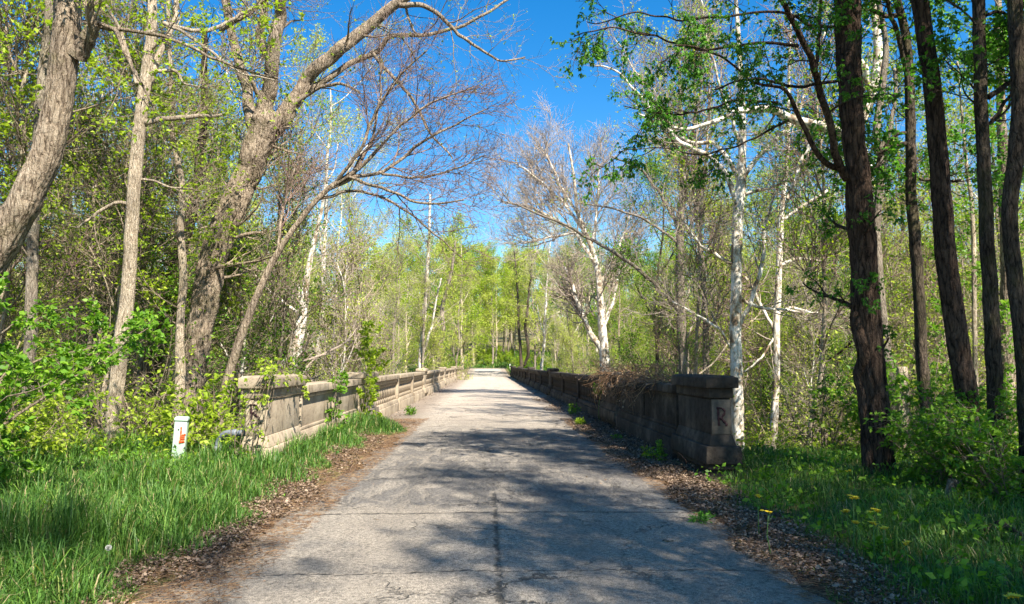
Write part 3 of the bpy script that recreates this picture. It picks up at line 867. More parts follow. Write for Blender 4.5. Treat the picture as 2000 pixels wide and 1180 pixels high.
hero('grey_tree', 'crooked grey trunk beyond the thin white one on the left', 66,
     [[(852, 750, 9), (858, 690, 9), (866, 640, 8), (864, 600, 8), (880, 540, 6), (890, 470, 4)]],
     'bark_grey', 'twig', dict(trunk_k=20, L1=(2, 4), L2=(1, 2), L3=(.5, 1.)), dict(n=2200, s=(.1, .2), c=2, m='leaf_bud'), 20)

# ------------------------------------------------------------------ hero trees, right
hero('sycamore_tree', 'bare pale sycamore with wide crown standing at the middle of the right parapet', 36,
     [[(1184, 760, 20), (1181, 700, 20), (1176, 640, 16), (1172, 580, 13), (1165, 520, 11), (1150, 470, 9), (1130, 420, 7), (1120, 340, 5), (1110, 280, 3)],
      [(1180, 690, 12), (1160, 660, 12), (1140, 620, 10), (1120, 570, 7), (1095, 520, 5)],
      [(1178, 640, 8), (1195, 590, 7), (1210, 520, 5), (1220, 450, 4)],
      [(1165, 520, 8), (1120, 455, 7), (1070, 425, 6), (1020, 405, 5), (975, 395, 3)],
      [(1150, 470, 7), (1100, 400, 6), (1050, 350, 5), (1000, 320, 3)],
      [(1140, 440, 6), (1090, 350, 5), (1060, 290, 3)],
      [(1155, 480, 6), (1165, 400, 5), (1170, 320, 3)],
      [(1120, 455, 6), (1060, 470, 4), (1020, 480, 3)],
      [(1172, 560, 6), (1210, 480, 5), (1235, 400, 3)]],
     'syc', 'twig_pale', dict(rm=2.2, k1=14, L1=(1.8, 4.0), k2=9, L2=(1, 2.0), k3=6, L3=(.5, 1.1), trunk_k=18, trunk_t0=.5, t0=.2, ang=(20, 50), r1=.5), dict(n=2600, s=(.03, .07), c=2, m='leaf_tan'), 31)
hero('brown_tree', 'tall straight brown trunk behind the wall left of the white sycamore', 24,
     [[(1338, 760, 21), (1335, 690, 20), (1330, 600, 18), (1328, 500, 16), (1330, 420, 14), (1336, 330, 11), (1330, 220, 8), (1325, 80, 5)],
      [(1330, 610, 9), (1295, 575, 8), (1250, 535, 8), (1200, 500, 7), (1140, 462, 6), (1080, 430, 5), (1010, 408, 3)],
      [(1331, 450, 7), (1290, 380, 6), (1250, 330, 5), (1190, 300, 3)],
      [(1332, 380, 7), (1370, 310, 6), (1400, 230, 4)],
      [(1329, 480, 6), (1270, 430, 5), (1200, 405, 4), (1130, 395, 2)]],
     'bark_grey', 'twig_pale', dict(rm=1.2, k1=7, L1=(1.4, 3), k2=6, L2=(.7, 1.5), k3=5, trunk_k=10, ang=(25, 60)), dict(n=900, s=(.04, .08), c=2, m='leaf_bud'), 32)
hero('sycamore_tree', 'tall white sycamore with upswept limbs directly behind the right end pier', 17.5,
     [[(1444, 930, 27), (1441, 850, 25), (1439, 760, 25), (1437, 640, 23), (1438, 520, 21), (1441, 430, 21), (1446, 370, 20), (1450, 300, 16), (1450, 230, 14), (1447, 150, 11), (1440, 40, 8), (1430, -100, 5)],
      [(1437, 392, 12), (1420, 350, 11), (1385, 308, 10), (1340, 285, 9), (1300, 250, 8), (1255, 190, 6), (1205, 130, 4), (1160, 110, 2)],
      [(1441, 345, 11), (1415, 300, 9), (1395, 275, 9), (1350, 270, 8), (1300, 220, 6), (1250, 130, 4), (1210, 60, 2)],
      [(1450, 350, 11), (1475, 310, 10), (1512, 270, 9), (1545, 225, 7), (1570, 150, 5), (1590, 60, 3)],
      [(1449, 300, 8), (1430, 240, 7), (1400, 180, 5), (1370, 90, 4), (1350, 0, 2)],
      [(1440, 640, 9), (1470, 590, 9), (1492, 520, 8), (1500, 440, 6), (1530, 360, 4)],
      [(1442, 580, 8), (1480, 600, 6), (1540, 605, 5), (1600, 612, 4)],
      [(1440, 700, 6), (1400, 640, 5), (1350, 610, 4), (1310, 590, 3)],
      [(1438, 520, 8), (1400, 500, 7), (1370, 480, 6), (1340, 440, 4)],
      [(1452, 380, 8), (1500, 370, 6), (1560, 345, 5), (1600, 310, 3)]],
     'syc', 'twig_pale', dict(rm=1.3, k1=11, L1=(1.0, 2.4), k2=7, L2=(.5, 1.2), k3=6, L3=(.25, .6), trunk_k=12, trunk_t0=.6, ang=(25, 60), r1=.45), dict(n=2600, s=(.035, .07), c=2, m='leaf_yg'), 33)
hero('sycamore_tree', 'slimmer white sycamore just right of the tall one behind the end pier', 20.5,
     [[(1505, 930, 17), (1510, 850, 16), (1516, 740, 14), (1517, 640, 14), (1521, 540, 13), (1524, 450, 12), (1530, 380, 10), (1538, 300, 8), (1540, 180, 6), (1545, 20, 4)],
      [(1518, 660, 8), (1500, 620, 7), (1470, 560, 7), (1440, 520, 5)],
      [(1522, 520, 7), (1560, 505, 6), (1610, 510, 4)],
      [(1519, 610, 7), (1550, 600, 6), (1590, 610, 4)],
      [(1527, 430, 7), (1570, 400, 6), (1620, 370, 5)],
      [(1518, 640, 5), (1490, 700, 4), (1450, 730, 3)]],
     'syc', 'twig_pale', dict(k1=6, L1=(1.2, 2.6), k2=6, trunk_k=16, trunk_t0=.35), dict(n=900, s=(.04, .08), c=3, m='leaf_yg'), 34)
hero('sycamore_tree', 'white sycamore half hidden by the big reddish trunk with one thick bough reaching left', 15.5,
     [[(1712, 930, 20), (1708, 700, 22), (1700, 480, 26), (1690, 330, 28), (1672, 262, 27), (1700, 190, 20), (1715, 100, 18), (1705, 0, 14), (1690, -160, 8)],
      [(1680, 270, 25), (1645, 258, 23), (1600, 246, 20), (1555, 232, 18), (1510, 208, 16), (1465, 208, 14), (1425, 218, 12), (1380, 240, 9), (1310, 250, 6), (1240, 215, 3)],
      [(1600, 246, 10), (1560, 330, 8), (1530, 400, 6)],
      [(1700, 180, 12), (1680, 110, 14), (1660, 60, 10), (1630, 0, 8)]],
     'syc', 'twig_pale', dict(k1=9, L1=(1.0, 2.4), k2=6, k3=5, trunk=False), dict(n=900, s=(.04, .08), c=3, m='leaf_g'), 35)
hero('big_tree', 'big reddish brown double trunk on the right bank nearest the end pier', 9.9,
     [[(1728, 960, 60), (1722, 900, 54), (1712, 780, 50), (1700, 640, 47), (1690, 500, 46), (1682, 380, 48), (1668, 270, 44), (1660, 150, 48), (1656, 40, 52), (1650, -100, 46), (1640, -330, 28)],
      [(1702, 930, 34), (1692, 800, 32), (1680, 640, 30), (1672, 480, 28), (1655, 360, 24), (1640, 325, 22)],
      [(1655, 350, 18), (1625, 300, 15), (1608, 230, 14), (1590, 160, 13), (1560, 90, 12), (1520, 40, 10), (1490, -30, 8)],
      [(1650, 330, 12), (1610, 320, 12), (1575, 275, 10), (1545, 230, 9), (1510, 190, 7), (1450, 170, 5), (1380, 130, 4), (1300, 115, 3)],
      [(1600, 190, 9), (1595, 120, 8), (1600, 40, 7), (1590, -60, 5)],
      [(1520, 200, 5), (1440, 200, 5), (1370, 225, 4), (1300, 230, 3), (1220, 215, 2)],
      [(1560, 90, 7), (1480, 85, 6), (1390, 100, 5), (1300, 75, 4), (1200, 60, 3), (1130, 75, 2)],
      [(1650, 155, 7), (1560, 165, 6), (1470, 150, 5), (1400, 165, 3)],
      [(1655, 60, 8), (1590, 40, 6), (1480, 20, 5), (1350, 40, 4), (1240, 30, 3), (1140, 45, 2)],
      [(1540, 235, 6), (1470, 270, 4), (1380, 300, 3), (1290, 290, 2), (1200, 300, 1.6)],
      [(1655, -60, 10), (1560, -80, 7), (1440, -60, 5), (1330, -30, 4), (1230, -20, 3)]],
     'bark_red', 'twig_dark', dict(k1=6, L1=(.5, 1.25), k2=5, L2=(.25, .6), k3=4, L3=(.12, .3), trunk_k=10, trunk_t0=.75, t0=.3, flat=.6, up=-.01, r1=.4), dict(n=6000, s=(.035, .07), c=5, m='leaf_dg', droop=.55, a=.4), 36)
hero('broken_tree', 'crooked trunk just behind the big reddish one with a broken lower end', 13.5,
     [[(1738, 740, 22), (1730, 680, 20), (1722, 590, 17), (1714, 500, 18), (1712, 420, 17), (1722, 330, 16), (1712, 260, 15), (1722, 180, 14), (1730, 90, 11), (1716, 0, 9), (1700, -120, 6)],
      [(1720, 300, 12), (1740, 220, 8), (1735, 140, 7)]],
     'bark_grey', 'twig_dark', dict(trunk_k=12, trunk_t0=.4, L1=(.8, 1.8)), dict(n=1200, s=(.05, .09), c=3, m='leaf_g'), 37, ground_base=True)
hero('knobbly_tree', 'slim knobbly grey trunk second from the big reddish one', 11.3,
     [[(1820, 930, 28), (1812, 820, 26), (1800, 700, 25), (1796, 600, 24), (1788, 480, 24), (1780, 380, 22), (1779, 280, 21), (1776, 160, 20), (1768, 60, 18), (1752, 0, 16), (1735, -80, 13), (1720, -250, 9)],
      [(1772, 280, 10), (1740, 288, 9), (1715, 300, 8)],
      [(1770, 140, 10), (1750, 60, 9), (1735, 20, 8), (1725, -60, 6)],
      [(1760, 30, 11), (1730, 32, 9), (1700, 20, 7)],
      [(1775, 260, 8), (1740, 270, 6), (1715, 330, 6), (1700, 360, 5)],
      [(1796, 350, 7), (1840, 352, 5), (1880, 350, 4)]],
     'bark_dark', 'twig_dark', dict(k1=6, L1=(.6, 1.6), k2=5, trunk_k=10, trunk_t0=.45, flat=.7), dict(n=2600, s=(.05, .1), c=4, m='leaf_dg', droop=.4), 38)
hero('dark_tree', 'thick dark brown trunk curving left as it rises right of the knobbly one', 9.6,
     [[(1905, 890, 52), (1890, 780, 46), (1868, 640, 44), (1850, 520, 42), (1842, 420, 40), (1833, 300, 38), (1822, 180, 36), (1808, 80, 34), (1795, 0, 33), (1775, -120, 30), (1750, -350, 22)]],
     'bark_red', 'twig_dark', dict(trunk_k=12, trunk_t0=.8, L1=(1, 2.2), k2=6, k3=5), dict(n=2200, s=(.05, .1), c=4, m='leaf_dg', droop=.4), 39)
hero('grey_tree', 'straight dark grey trunk with a forked branch reaching right', 9.0,
     [[(1953, 985, 36), (1950, 880, 34), (1944, 760, 34), (1938, 640, 33), (1930, 500, 31), (1924, 380, 29), (1918, 250, 27), (1914, 120, 26), (1912, 0, 25), (1910, -150, 22), (1905, -350, 15)],
      [(1930, 190, 12), (1955, 175, 11), (1985, 155, 9), (2030, 130, 8)],
      [(1935, 240, 8), (1960, 205, 7), (1985, 175, 6), (2040, 100, 5)],
      [(1925, 30, 8), (1950, 22, 6), (1990, 35, 6), (2040, 50, 5)]],
     'bark_dark', 'twig_dark', dict(k1=4, trunk_k=14, trunk_t0=.5, L1=(.7, 1.8)), dict(n=2400, s=(.05, .09), c=4, m='leaf_dg', droop=.4), 40)
hero('dark_tree', 'sinuous dark trunk at the right edge of the woods', 8.4,
     [[(2010, 960, 40), (2006, 820, 38), (1998, 680, 36), (1985, 560, 34), (1974, 450, 32), (1975, 380, 33), (1985, 300, 34), (1992, 200, 34), (1988, 100, 33), (1982, 0, 31), (1975, -200, 26), (1970, -380, 18)]],
     'bark_dark', 'twig_dark', dict(trunk_k=10, trunk_t0=.7, L1=(.8, 2)), dict(n=1800, s=(.05, .09), c=4, m='leaf_dg', droop=.4), 41)
hero('thin_tree', 'thin pale sapling trunk between the two dark trunks at the right', 13.5,
     [[(1912, 900, 12), (1906, 760, 11), (1903, 620, 10), (1902, 500, 10), (1898, 400, 9), (1890, 340, 7), (1882, 260, 5), (1870, 120, 3)]],
     'bark_tan', 'twig', dict(trunk_k=18, trunk_t0=.2, L1=(.7, 1.6), flat=.5), dict(n=1800, s=(.05, .1), c=3, m='leaf_g'), 42)
hero('brown_tree', 'brown trunk seen in the gap beside the sinuous trunk at the right edge', 14.5,
     [[(1975, 960, 30), (1972, 800, 28), (1968, 650, 27), (1966, 500, 26), (1962, 380, 24), (1955, 200, 18), (1950, 0, 12)]],
     'bark', 'twig', dict(trunk_k=14, trunk_t0=.3, L1=(1, 2.2)), dict(n=1600, s=(.05, .1), c=3, m='leaf_g'), 43)
hero('forked_tree', 'dark twin stemmed tree at the far end of the right parapet', 100,
     [[(1019, 735, 8), (1017, 690, 6), (1013, 640, 5), (1012, 590, 5), (1008, 530, 3), (1004, 490, 2)],
      [(1024, 715, 5), (1030, 690, 7), (1026, 650, 6), (1030, 600, 5), (1032, 550, 4), (1038, 500, 2)]],
     'bark_dark', 'twig', dict(k1=10, trunk_k=16, L1=(2, 4.5), k2=6, L2=(1, 2.2), L3=(.6, 1.2)), dict(n=2600, s=(.12, .24), c=2, m='leaf_bud'), 44)

# ------------------------------------------------------------------ forest templates
TB = {}
TB['white'] = [template('sycamore_tree', 100 + k, 19, .22, 'syc', 'twig_pale', 10, .3, (4, 7), (25, 55), 6, 6, 5, .14, dict(n=6000, s=(.05, .1), m='leaf_bud')) for k in range(2)]
TB['bare'] = [template('bare_tree', 110 + k, 17, .17, 'bark_grey', 'twig_pale' if k else 'twig_pink', 11, .25, (2.5, 5), (25, 50), 6, 7, 5, .16, dict(n=7000, s=(.05, .11), m='leaf_bud')) for k in range(3)]
TB['bud'] = [template('budding_tree', 120 + k, 18, .19, 'bark_tan' if k % 2 else 'bark_grey', 'twig', 12, .22, (2.5, 5), (30, 65), 6, 6, 4, .12, dict(n=14500, s=(.05, .12), m='leaf_bud')) for k in range(3)]
TB['yg'] = [template('leafing_tree', 130 + k, 17, .17, 'bark_grey' if k % 2 else 'bark', 'twig', 13, .15, (2.4, 4.6), (35, 75), 6, 6, 4, .08, dict(n=13500, s=(.05, .12), m='leaf_yg'), flat=.5) for k in range(3)]
TB['green'] = [template('green_tree', 140 + k, 17, .18, 'bark_dark' if k else 'bark', 'twig_dark', 13, .2, (2.6, 5), (35, 70), 6, 6, 5, .1, dict(n=12500, s=(.06, .13), m='leaf_g')) for k in range(2)]
TB['far'] = [template('canopy_tree', 170 + k, 17, .17, 'bark_tan' if k % 2 else 'bark_grey', 'twig', 14, .12, (2.6, 5.2), (35, 75), 6, 6, 4, .1, dict(n=7800, s=(.12, .27), m=('leaf_bud', 'leaf_yg', 'leaf_bud', 'leaf_g')[k], spread=.2)) for k in range(4)]
TS = [template('understory_tree', 150 + k, 6.5, .055, 'bark_tan' if k % 2 else 'bark_grey', 'twig', 12, .12, (1.2, 2.4), (40, 80), 5, 4, 4, .05, dict(n=4200, s=(.05, .1), c=2, m='leaf_yg' if k < 2 else 'leaf_g'), flat=.35, lean=.07) for k in range(3)]
def shrub(name, seed, m, H=1.6, stems=9, n=2600, s=(.05, .1)):
    g = np.random.default_rng(seed); root = empty(name)
    P = []; 
    for k in range(stems):
        a = g.uniform(0, 6.28); d = np.array([math.cos(a) * .5, math.sin(a) * .5, 1.]); p = np.array([math.cos(a) * .1, math.sin(a) * .1, -.1]); q = [p.copy()]
        for j in range(8):
            d = nrm(d + g.normal(0, .16, 3)); p = p + d * H / 8 * g.uniform(.7, 1.1); q.append(p.copy())
        P.append(q)
    P = np.array(P); Rr = np.tile(np.linspace(.014, .004, 9), (stems, 1))
    P2, R2 = grow(P, Rr, 7, .2, 1, (.4, .9), (35, 75), 6, .03, .2, .6, .003, .4, .7, g)
    P3, R3 = grow(P2, R2, 4, .1, 1, (.15, .4), (30, 65), 4, .02, .2, .6, .002, .5, .7, g)
    G = Geo()
    for a, b, c in ((P, Rr, 5), (P2, R2, 3), (P3, R3, 3)):
        V, F = tubes(a, b, c); G.add(V, F)
    G.ob('stems', M['twig'], root)
    V, F = leafgeo(P3, n, s, g, .03, 2, .1, .55, 0); mk_mesh('foliage', V, F, M[m], root, False)
    return root
SH = [shrub('shrub', 160, 'leaf_yg'), shrub('shrub', 161, 'leaf_g'), shrub('shrub', 162, 'leaf_yg', 2.2, 11, 3200)]

WL = {'white': 'white barked sycamore in the woods {}', 'bare': 'bare twiggy tree in the woods {}', 'bud': 'slender yellow budding tree in the woods {}',
      'yg': 'yellow green leafing tree in the woods {}', 'green': 'tree in fresh green leaf in the woods {}', 'far': 'well leafed distant canopy tree in the woods {}'}
def where(x, y):
    if y > 128: return 'across the far junction'
    return ('left' if x < 0 else 'right') + ' of the bridge'
cnt = 0
def put(kind, x, y, sc=1.):
    global cnt
    pr = TB[kind]; p = pr[int(rng.integers(len(pr)))]
    w = where(x, y)
    place(p, x, y, float(rng.uniform(0, 6.28)), sc, WL[kind].format(w), kind_name[kind] + ' ' + w)
    cnt += 1
kind_name = {'white': 'white sycamores', 'bare': 'bare trees', 'bud': 'budding trees', 'yg': 'yellow green trees', 'green': 'green trees', 'far': 'canopy trees'}
rng = np.random.default_rng(2024)
taken = []
def free(x, y, d):
    for a, b in taken:
        if (a - x) ** 2 + (b - y) ** 2 < d * d: return False
    taken.append((x, y)); return True
# wooded valley sides
for (y0, y1, N, dm) in ((20, 45, 44, 2.6), (45, 90, 84, 3.2), (90, 130, 50, 3.4)):
    k = 0; tries = 0
    while k < N and tries < 4000:
        tries += 1
        y = rng.uniform(y0, y1); lim = .80 * y + 4
        x = rng.uniform(-lim, lim)
        cl = 7.0 if y < 50 else 6.0 if y < 80 else 5.0
        if abs(x) < cl or (.12 < x / y < .19 and y < 37) or not free(x, y, dm): continue
        left = x < 0
        pr = rng.uniform()
        if left: kind = 'white' if pr < .1 else 'bare' if pr < .19 else 'bud' if pr < .46 else 'yg' if pr < .86 else 'green'
        else: kind = 'white' if pr < .14 else 'bare' if pr < .2 else 'bud' if pr < .52 else 'yg' if pr < .88 else 'green'
        sc = rng.uniform(.75, 1.1)
        if y > 88 and kind in ('bud', 'yg', 'green'): kind = 'far'
        if y > 85: sc *= 1.15
        elif abs(x) < 12 and y > 35: sc *= .8
        put(kind, x, y, sc); k += 1
for (px, Y, kd, sc) in ((260, 30, 'yg', 1.0), (430, 34, 'yg', 1.1), (880, 78, 'bud', 1.05), (830, 62, 'bud', 1.0), (770, 52, 'bare', 1.0), (905, 98, 'far', 1.1), (700, 44, 'bare', 1.1), (640, 38, 'white', .9), (1075, 84, 'bare', 1.1), (1125, 72, 'bud', .95), (1045, 106, 'far', 1.1), (790, 100, 'far', 1.25), (850, 112, 'far', 1.2), (735, 92, 'far', 1.2), (690, 80, 'yg', 1.25), (925, 143, 'far', 1.2), (948, 150, 'far', 1.25), (968, 146, 'far', 1.15), (985, 158, 'far', 1.2), (905, 150, 'far', 1.3), (1008, 149, 'far', 1.25), (935, 165, 'far', 1.3), (958, 170, 'far', 1.3), (1000, 172, 'far', 1.3), (880, 158, 'far', 1.3), (1030, 160, 'far', 1.25), (150, 33, 'yg', 1.15), (330, 36, 'bare', 1.15),
                        (1250, 60, 'yg', .8), (1600, 30, 'yg', .8), (1760, 26, 'bud', .7), (1880, 22, 'yg', .65), (1990, 30, 'yg', .8), (1680, 40, 'bare', 1.1), (1830, 44, 'white', 1.1), (1430, 44, 'bud', .95)):
    q = at(px, 700, Y); taken.append((q[0], q[1])); put(kd, q[0], q[1], sc)
# hillside across the junction
k = 0
while k < 110:
    y = 142 + 85 * rng.uniform() ** 1.3; x = float(np.clip(rng.normal(0, 48), -.75 * y, .75 * y))
    if not free(x, y, 3.4): continue
    pr = rng.uniform(); kind = 'far' if pr < .85 else 'bare' if pr < .95 else 'white'
    put(kind, x, y, rng.uniform(1.05, 1.4)); k += 1
# understory
UL = 'small understory tree with level sprays of new leaves {}'
k = 0
while k < 92:
    y = rng.uniform(13, 80); x = rng.uniform(-.8 * y - 2, .8 * y + 2)
    if abs(x) < 5.2 or (.30 < x / y < .42 and y < 21) or (.13 < x / y < .19 and y < 36) or (abs(x) < 6.5 and y > 30) or (x > 0 and y < 23): continue
    w = where(x, y); p = TS[int(rng.integers(3))]
    place(p, x, y, float(rng.uniform(0, 6.28)), rng.uniform(.7, 1.25), UL.format(w), 'understory trees ' + w); k += 1
k = 0
while k < 36:
    y = rng.uniform(13, 75); x = rng.uniform(-.8 * y - 2, .8 * y + 2)
    if abs(x) < 4.6 or y < 19 or (x > 0 and y < 27): continue
    w = where(x, y)
    place(SH[int(rng.integers(3))], x, y, float(rng.uniform(0, 6.28)), rng.uniform(.7, 1.5), 'low leafy shrub on the woodland floor ' + w, 'shrubs ' + w, 'shrub'); k += 1
BR = [shrub('brush', 165 + q, ('leaf_yg', 'leaf_bud')[q], 2.4, 16, 420, (.04, .08)) for q in range(2)]
k = 0
while k < 60:
    y = 13 + 50 * rng.uniform() ** 1.2; x = rng.uniform(-.8 * y - 2, .8 * y + 2)
    if abs(x) < 5.0: continue
    w = where(x, y)
    place(BR[int(rng.integers(2))], x, y, float(rng.uniform(0, 6.28)), rng.uniform(.8, 1.7), 'bare twiggy brush on the woodland floor ' + w, 'brush ' + w, 'brush'); k += 1
SP = [template('pole_sapling', 190 + k, 8.5, .05, ('bark_tan', 'bark_grey', 'syc', 'bark_tan')[k], ('twig', 'twig', 'twig_pale', 'twig_pink')[k], 12, .25, (.9, 2.0), (30, 60), 5, 4, 4, .12, dict(n=2400, s=(.04, .09), m=('leaf_yg', 'leaf_g', 'leaf_bud', 'leaf_yg')[k]), lean=.05) for k in range(4)]
k = 0
while k < 170:
    y = 13 + 60 * rng.uniform() ** 1.3; x = rng.uniform(-.8 * y - 2, .8 * y + 2)
    if abs(x) < 5.0 or (abs(x) < 6.0 and y > 30) or (x > 0 and y < 16) or (.29 < x / y < .43 and y < 22) or (.12 < x / y < .20 and y < 37): continue
    w = where(x, y)
    place(SP[int(rng.integers(4))], x, y, float(rng.uniform(0, 6.28)), rng.uniform(.7, 1.5), 'thin pole of a young tree in the woods {}'.format(w), 'young poles ' + w, tilt=(float(rng.normal(0, .07)), float(rng.normal(0, .07)))); k += 1
# shrubs beside the far end of the road
for k in range(74):
    s = -1 if k % 2 else 1
    y = rng.uniform(98, 131) if k < 20 else rng.uniform(140, 152); x = s * rng.uniform(4.6, 12) if k < 20 else rng.uniform(-22, 22)
    place(SH[1 + int(rng.integers(2))], x, y, float(rng.uniform(0, 6.28)), rng.uniform(.9, 1.6), 'green shrub beside the road end past the bridge', 'shrubs past the far end of the bridge', 'shrub')
# big shading trees on the bank behind and beside the viewpoint
for (x, y, kk, s) in ((6.2, -1.0, 'green', .8), (9.0, 3.0, 'green', .95), (5.4, -7.5, 'yg', .95), (10.5, -4.5, 'green', 1.0), 
                      (-7.5, -3.5, 'yg', .9), (8.5, -10.5, 'green', 1.), (1.0 - 8.5, -12, 'bud', 1.), (15, -2, 'green', 1.), (-4.6, -2.6, 'green', .8), (-6.8, .6, 'yg', .8), (0.5 + 6, -5.5, 'green', .85), (-6.5, -8, 'yg', 1.0), (7.6, 1.2, 'green', .8), (11.5, -.5, 'green', .95), (9.5, -7, 'green', 1.0), (6.6, -.8, 'green', .62), (-3.6, -4.6, 'green', .95)):
    w = 'roadside'
    place(TB[kk][int(rng.integers(len(TB[kk])))], x, y, float(rng.uniform(0, 6.28)), s, 'leafy tree on the roadside bank shading the near road', 'roadside shade trees')

# ------------------------------------------------------------------ near shrubs
def near_bush(label, px, py, Y, seed, m, H, stems, n, s, flatz=.7, lean=(0, 0), c=2, bw=None):
    bw = bw or min(H / 1.6, 1.15)
    p = at(px, py, Y); base = np.array([p[0], p[1], tz(p[0], p[1])])
    g = np.random.default_rng(seed); root = empty('leafy_bush', base); tag(root, label, 'bush')
    P = []
    for k in range(stems):
        a = g.uniform(0, 6.28); d = np.array([math.cos(a) * .5 + lean[0], math.sin(a) * .5 + lean[1], 1.]); q = [np.array([math.cos(a) * .12, math.sin(a) * .12, -.1])]
        for j in range(10):
            d = nrm(d + g.normal(0, .13, 3) + np.array([lean[0], lean[1], 0]) * .08); q.append(q[-1] + d * H / 10 * g.uniform(.75, 1.15))
        P.append(q)
    P = np.array(P); Rr = np.tile(np.linspace(.012 * H / 1.5, .004, 11), (stems, 1))
    P2, R2 = grow(P, Rr, 10, .12, 1, (.35 * bw, .8 * bw), (35, 75), 7, .0, .18, .32, .003, .4, flatz, g)
    P3, R3 = grow(P2, R2, 5, .1, 1, (.12, .4), (30, 65), 4, 0, .2, .6, .0022, .5, flatz, g)
    G = Geo()
    for a, b, cc in ((P, Rr, 6), (P2, R2, 4), (P3, R3, 3)):
        V, F = tubes(a, b, cc); G.add(V, F)
    G.ob('stems', M['twig'], root)
    V, F = leafgeo(P3, n, s, g, .02, c, .25, .55, 0); mk_mesh('foliage', V, F, M[m], root, False)
    return root
near_bush('tall dense bright green bush at the left edge in front of the massive leaning trunk', -175, 900, 7.8, 51, 'leaf_g', 3.0, 15, 9500, (.045, .085), .7, (.02, 0))
near_bush('low tangled bush under the tall dense one at the left', 0, 900, 9.6, 52, 'leaf_yg', 1.1, 11, 1500, (.05, .09))
near_bush('low yellow green bush between the tall dense bush and the pale slender trunk', 120, 880, 11.2, 53, 'leaf_yg', 1.1, 9, 650, (.05, .09))
near_bush('small bush behind the utility box', 285, 880, 13.6, 54, 'leaf_yg', 1.0, 6, 350, (.05, .09))
near_bush('bright leafy sapling between the utility box and the left pier', 392, 880, 12.9, 55, 'leaf_yg', 1.5, 5, 420, (.08, .13), .7, (0, 0), 2)
near_bush('low yellow green bush beside the grey conduit', 440, 870, 12.3, 56, 'leaf_yg', .8, 5, 420, (.06, .11))
near_bush('dark leafy bush at the foot of the grey trunks on the right bank', 1860, 980, 9.2, 57, 'leaf_g', 1.35, 15, 3400, (.04, .08))
near_bush('dark leafy bush at the right edge of the picture', 1990, 1000, 7.9, 58, 'leaf_g', 1.2, 12, 2400, (.04, .08))
near_bush('leafy bush between the big reddish trunk and the knobbly trunk', 1770, 900, 12.2, 59, 'leaf_g', 1.9, 9, 1700, (.06, .11))
near_bush('bright green thicket behind the dark trunks on the right', 1900, 850, 14.5, 60, 'leaf_g', 2.6, 9, 2200, (.06, .12))
near_bush('loose green bush left of the big reddish trunk', 1640, 880, 17, 61, 'leaf_yg', 1.8, 6, 500, (.05, .10))
near_bush('low bush behind the right end pier', 1500, 900, 15, 62, 'leaf_yg', .9, 5, 260, (.05, .09))

# small weeds on the verges
def weed(label, px, py, h, seed, m='leaf_g', stems=3, wide=.1, ls=(.04, .08), n=40, z=0.):
    p = gp(px, py, z); root = empty('weed_plant', p); tag(root, label, 'weed')
    g = np.random.default_rng(seed); G = Geo(); LV = []
    P = []
    for k in range(stems):
        a = g.uniform(0, 6.28); q = [np.array([g.normal(0, wide * .3), g.normal(0, wide * .3), -.02])]; d = np.array([math.cos(a) * .25, math.sin(a) * .25, 1])
        for j in range(6): d = nrm(d + g.normal(0, .08, 3)); q.append(q[-1] + d * h * g.uniform(.75, 1) / 6)
        P.append(q)
    P = np.array(P); V, F = tubes(P, np.tile(np.linspace(.005, .002, 7), (stems, 1)), 5); G.add(V, F)
    P2, R2 = grow(P, np.full(P.shape[:2], .004), 14, .1, 1, (wide * .4, wide), (55, 95), 4, .15, .1, .5, .0012, .5, 1, g)
    V, F = tubes(P2, R2, 3); G.add(V, F)
    G.ob('stems', M['stem'], root)
    V, F = leafgeo(P2, n * stems, ls, g, .004, 1, .1, .45, 0); mk_mesh('foliage', V, F, M[m], root, False)
weed('tall spiky green weed by the right end pier', 1293, 905, .42, 71, 'leaf_g', 3, .12, (.04, .07), 70)
weed('broad leafy bright weed left of the spiky one by the right end pier', 1262, 898, .24, 72, 'leaf_yg', 4, .14, (.05, .09), 22)
weed('upright weed at the foot of the right parapet on the bridge', 1117, 812, .42, 73, 'leaf_g', 5, .18, (.05, .09), 50)
weed('low round weed on the right side of the bridge road', 1130, 832, .2, 74, 'leaf_yg', 5, .18, (.05, .09), 35)
weed('faint weed among leaves between the bridge weeds and the pier', 1204, 862, .15, 75, 'leaf_g', 4, .14, (.04, .07), 25)
weed('small sprout on the right road edge', 1365, 1022, .1, 76, 'leaf_dg', 6, .14, (.03, .06), 25)
weed('tiny seedling in the leaf litter on the left', 556, 978, .07, 77, 'leaf_g', 2, .05, (.02, .04), 14)
weed('tuft of green weed at the tip of the left grass strip', 800, 812, .3, 78, 'leaf_g', 7, .2, (.05, .1), 40)
weed('pale sprouting weed in the right grass near the bottom', 1722, 1100, .22, 79, 'leaf_g', 4, .12, (.05, .09), 18)

